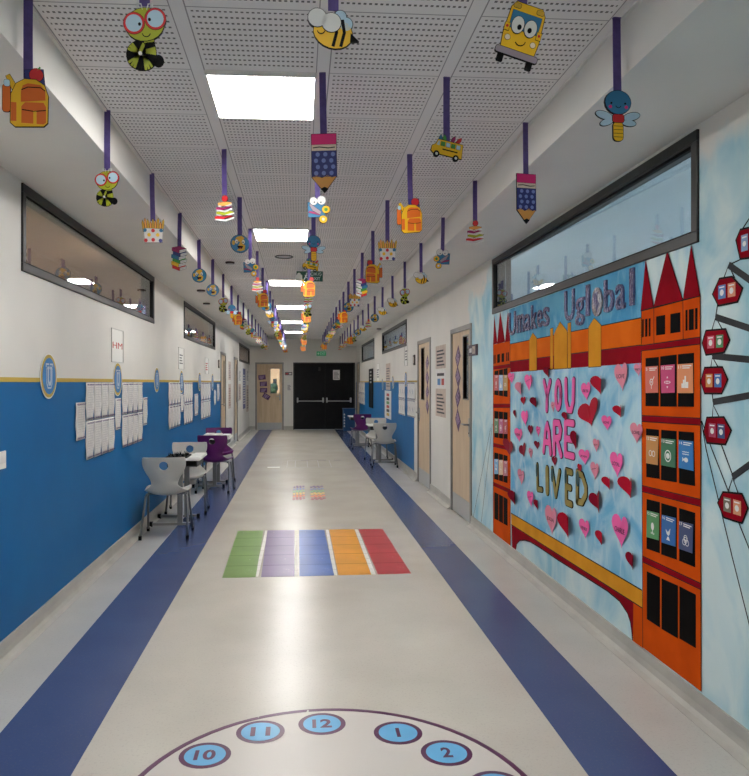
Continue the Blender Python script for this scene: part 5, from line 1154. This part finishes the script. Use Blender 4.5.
def make_desk(label):
    t = empty('school_desk', (0, 0, 0), label, 'desk')
    mb = MB(); mb.prism(MG, rrect(.11, 0, .38, .60, .03), .688, .706, M_top); mb.build('desk_top', t, bevel=.003, local=True)
    mb = MB()
    mb.box((-.04, -.24, .618), (.26, .24, .624), M_dark); mb.box((-.045, -.24, .618), (-.04, .24, .685), M_dark); mb.box((.26, -.24, .618), (.265, .24, .685), M_dark); mb.box((-.04, .234, .624), (.26, .24, .685), M_dark)
    mb.build('book_tray', t, local=True)
    for s in (-1, 1):
        mb = MB(); mb.box((.06, s*.22-.018, .03), (.115, s*.22+.018, .617), M_grey_metal); lg = mb.build('column', t, bevel=.004, local=True)
        mb = MB(); mb.box((-.20, s*.22-.02, .012), (.20, s*.22+.02, .038), M_grey_metal); mb.build('foot_bar', lg, local=True)
        for e in (-1, 1): mb = MB(); mb.box((e*.20-.03*(e < 0)-.004*(e > 0), s*.22-.026, 0), (e*.20+.03*(e > 0)+.004*(e < 0), s*.22+.026, .046), M_black); mb.build('end_cap', lg, local=True)
    mb = MB(); mb.box((.075, -.20, .30), (.10, .20, .35), M_grey_metal); mb.build('stretcher', t, local=True)
    return t
dk = make_desk('white-topped school desk with dark tray between the two cream left chairs')
def pdesk(o, x, y, lab): o.location = (x, y, 0); o.rotation_euler = (0, 0, PI if x > 0 else 0); tag(o, lab, 'desk', 'corridor desks'); return o
pdesk(dk, -1.335, 7.62, 'white-topped school desk between the two cream chairs, left wall')
pdesk(copy_tree(dk), -1.30, 10.3, 'school desk carrying stacked papers between the purple left chairs')
pdesk(copy_tree(dk), 1.56, 13.1, 'school desk between the two cream right-hand chairs')
pdesk(copy_tree(dk), 1.44, 16.5, 'far right-hand school desk behind the purple chair')
# papers and things on the desks
def paper_pile(x, y, w, d, h, z, rz, label, n=5):
    mb = MB()
    for k in range(n):
        r_ = random.uniform(-.05, .05)+rz; q = rotp(rect(x-w/2, y-d/2, x+w/2, y+d/2), r_, x, y); mb.prism(MG, q, z+h*k/n, z+h*(k+.92)/n, M_paper if k % 2 else M_white)
    mb.build('paper_stack', label=label, cat='paper stack')
paper_pile(-1.10, 7.62, .12, .52, .012, .7065, 0, 'thin white papers on the edge of the first left desk', 3)
mb = MB(); mb.box((-1.40, 7.4, .7065), (-1.18, 7.72, .720), M_black)
tr = mb.build('plant_tray', label='low dark spiky tray on the first left desk behind the near chair', cat='tray')
mb = MB(); 
for k in range(60):
    x, y = random.uniform(-1.39, -1.19), random.uniform(7.41, 7.71); a = random.uniform(0, 6.28); h = random.uniform(.015, .05)
    mb.tube([(x, y, .7202), (x+.012*math.cos(a), y+.012*math.sin(a), .720+h)], [.005, .001], M_black if k % 3 else mat('dark_sage', (40, 48, 44), .7), seg=5)
mb.build('spikes', tr, kind='stuff')
for k in range(3): paper_pile(-1.31+.12*k, 10.25+.02*k, .11, .34, .05-.008*k, .7065, .05*(k-1), ['left', 'middle', 'right'][k]+' stack of papers on the left desk between purple chairs')
paper_pile(1.45, 13.1, .21, .3, .01, .7065, .2, 'white sheets on the nearer right-hand desk', 2)
# blue cupboard by the far doors
t = empty('storage_box', (1.52, 21.75, 0), 'low dark blue cupboard in the right corner before the black double doors', 'cupboard')
M_nv = tex('cupboard_blue', (22, 74, 122), (18, 64, 108), 3, .5)
mb = MB(); mb.box((1.34, 21.55, 0), (1.70, 22.0, .66), M_nv); mb.build('body', t, bevel=.006)
mb = MB(); mb.box((1.325, 21.53, .66), (1.715, 22.02, .69), M_nv); mb.build('lid', t)
mb = MB(); [mb.box((1.35, 21.546, .12+.09*k), (1.385, 21.5495, .17+.09*k), M_paper) for k in range(5)]; mb.build('pale_labels', t)
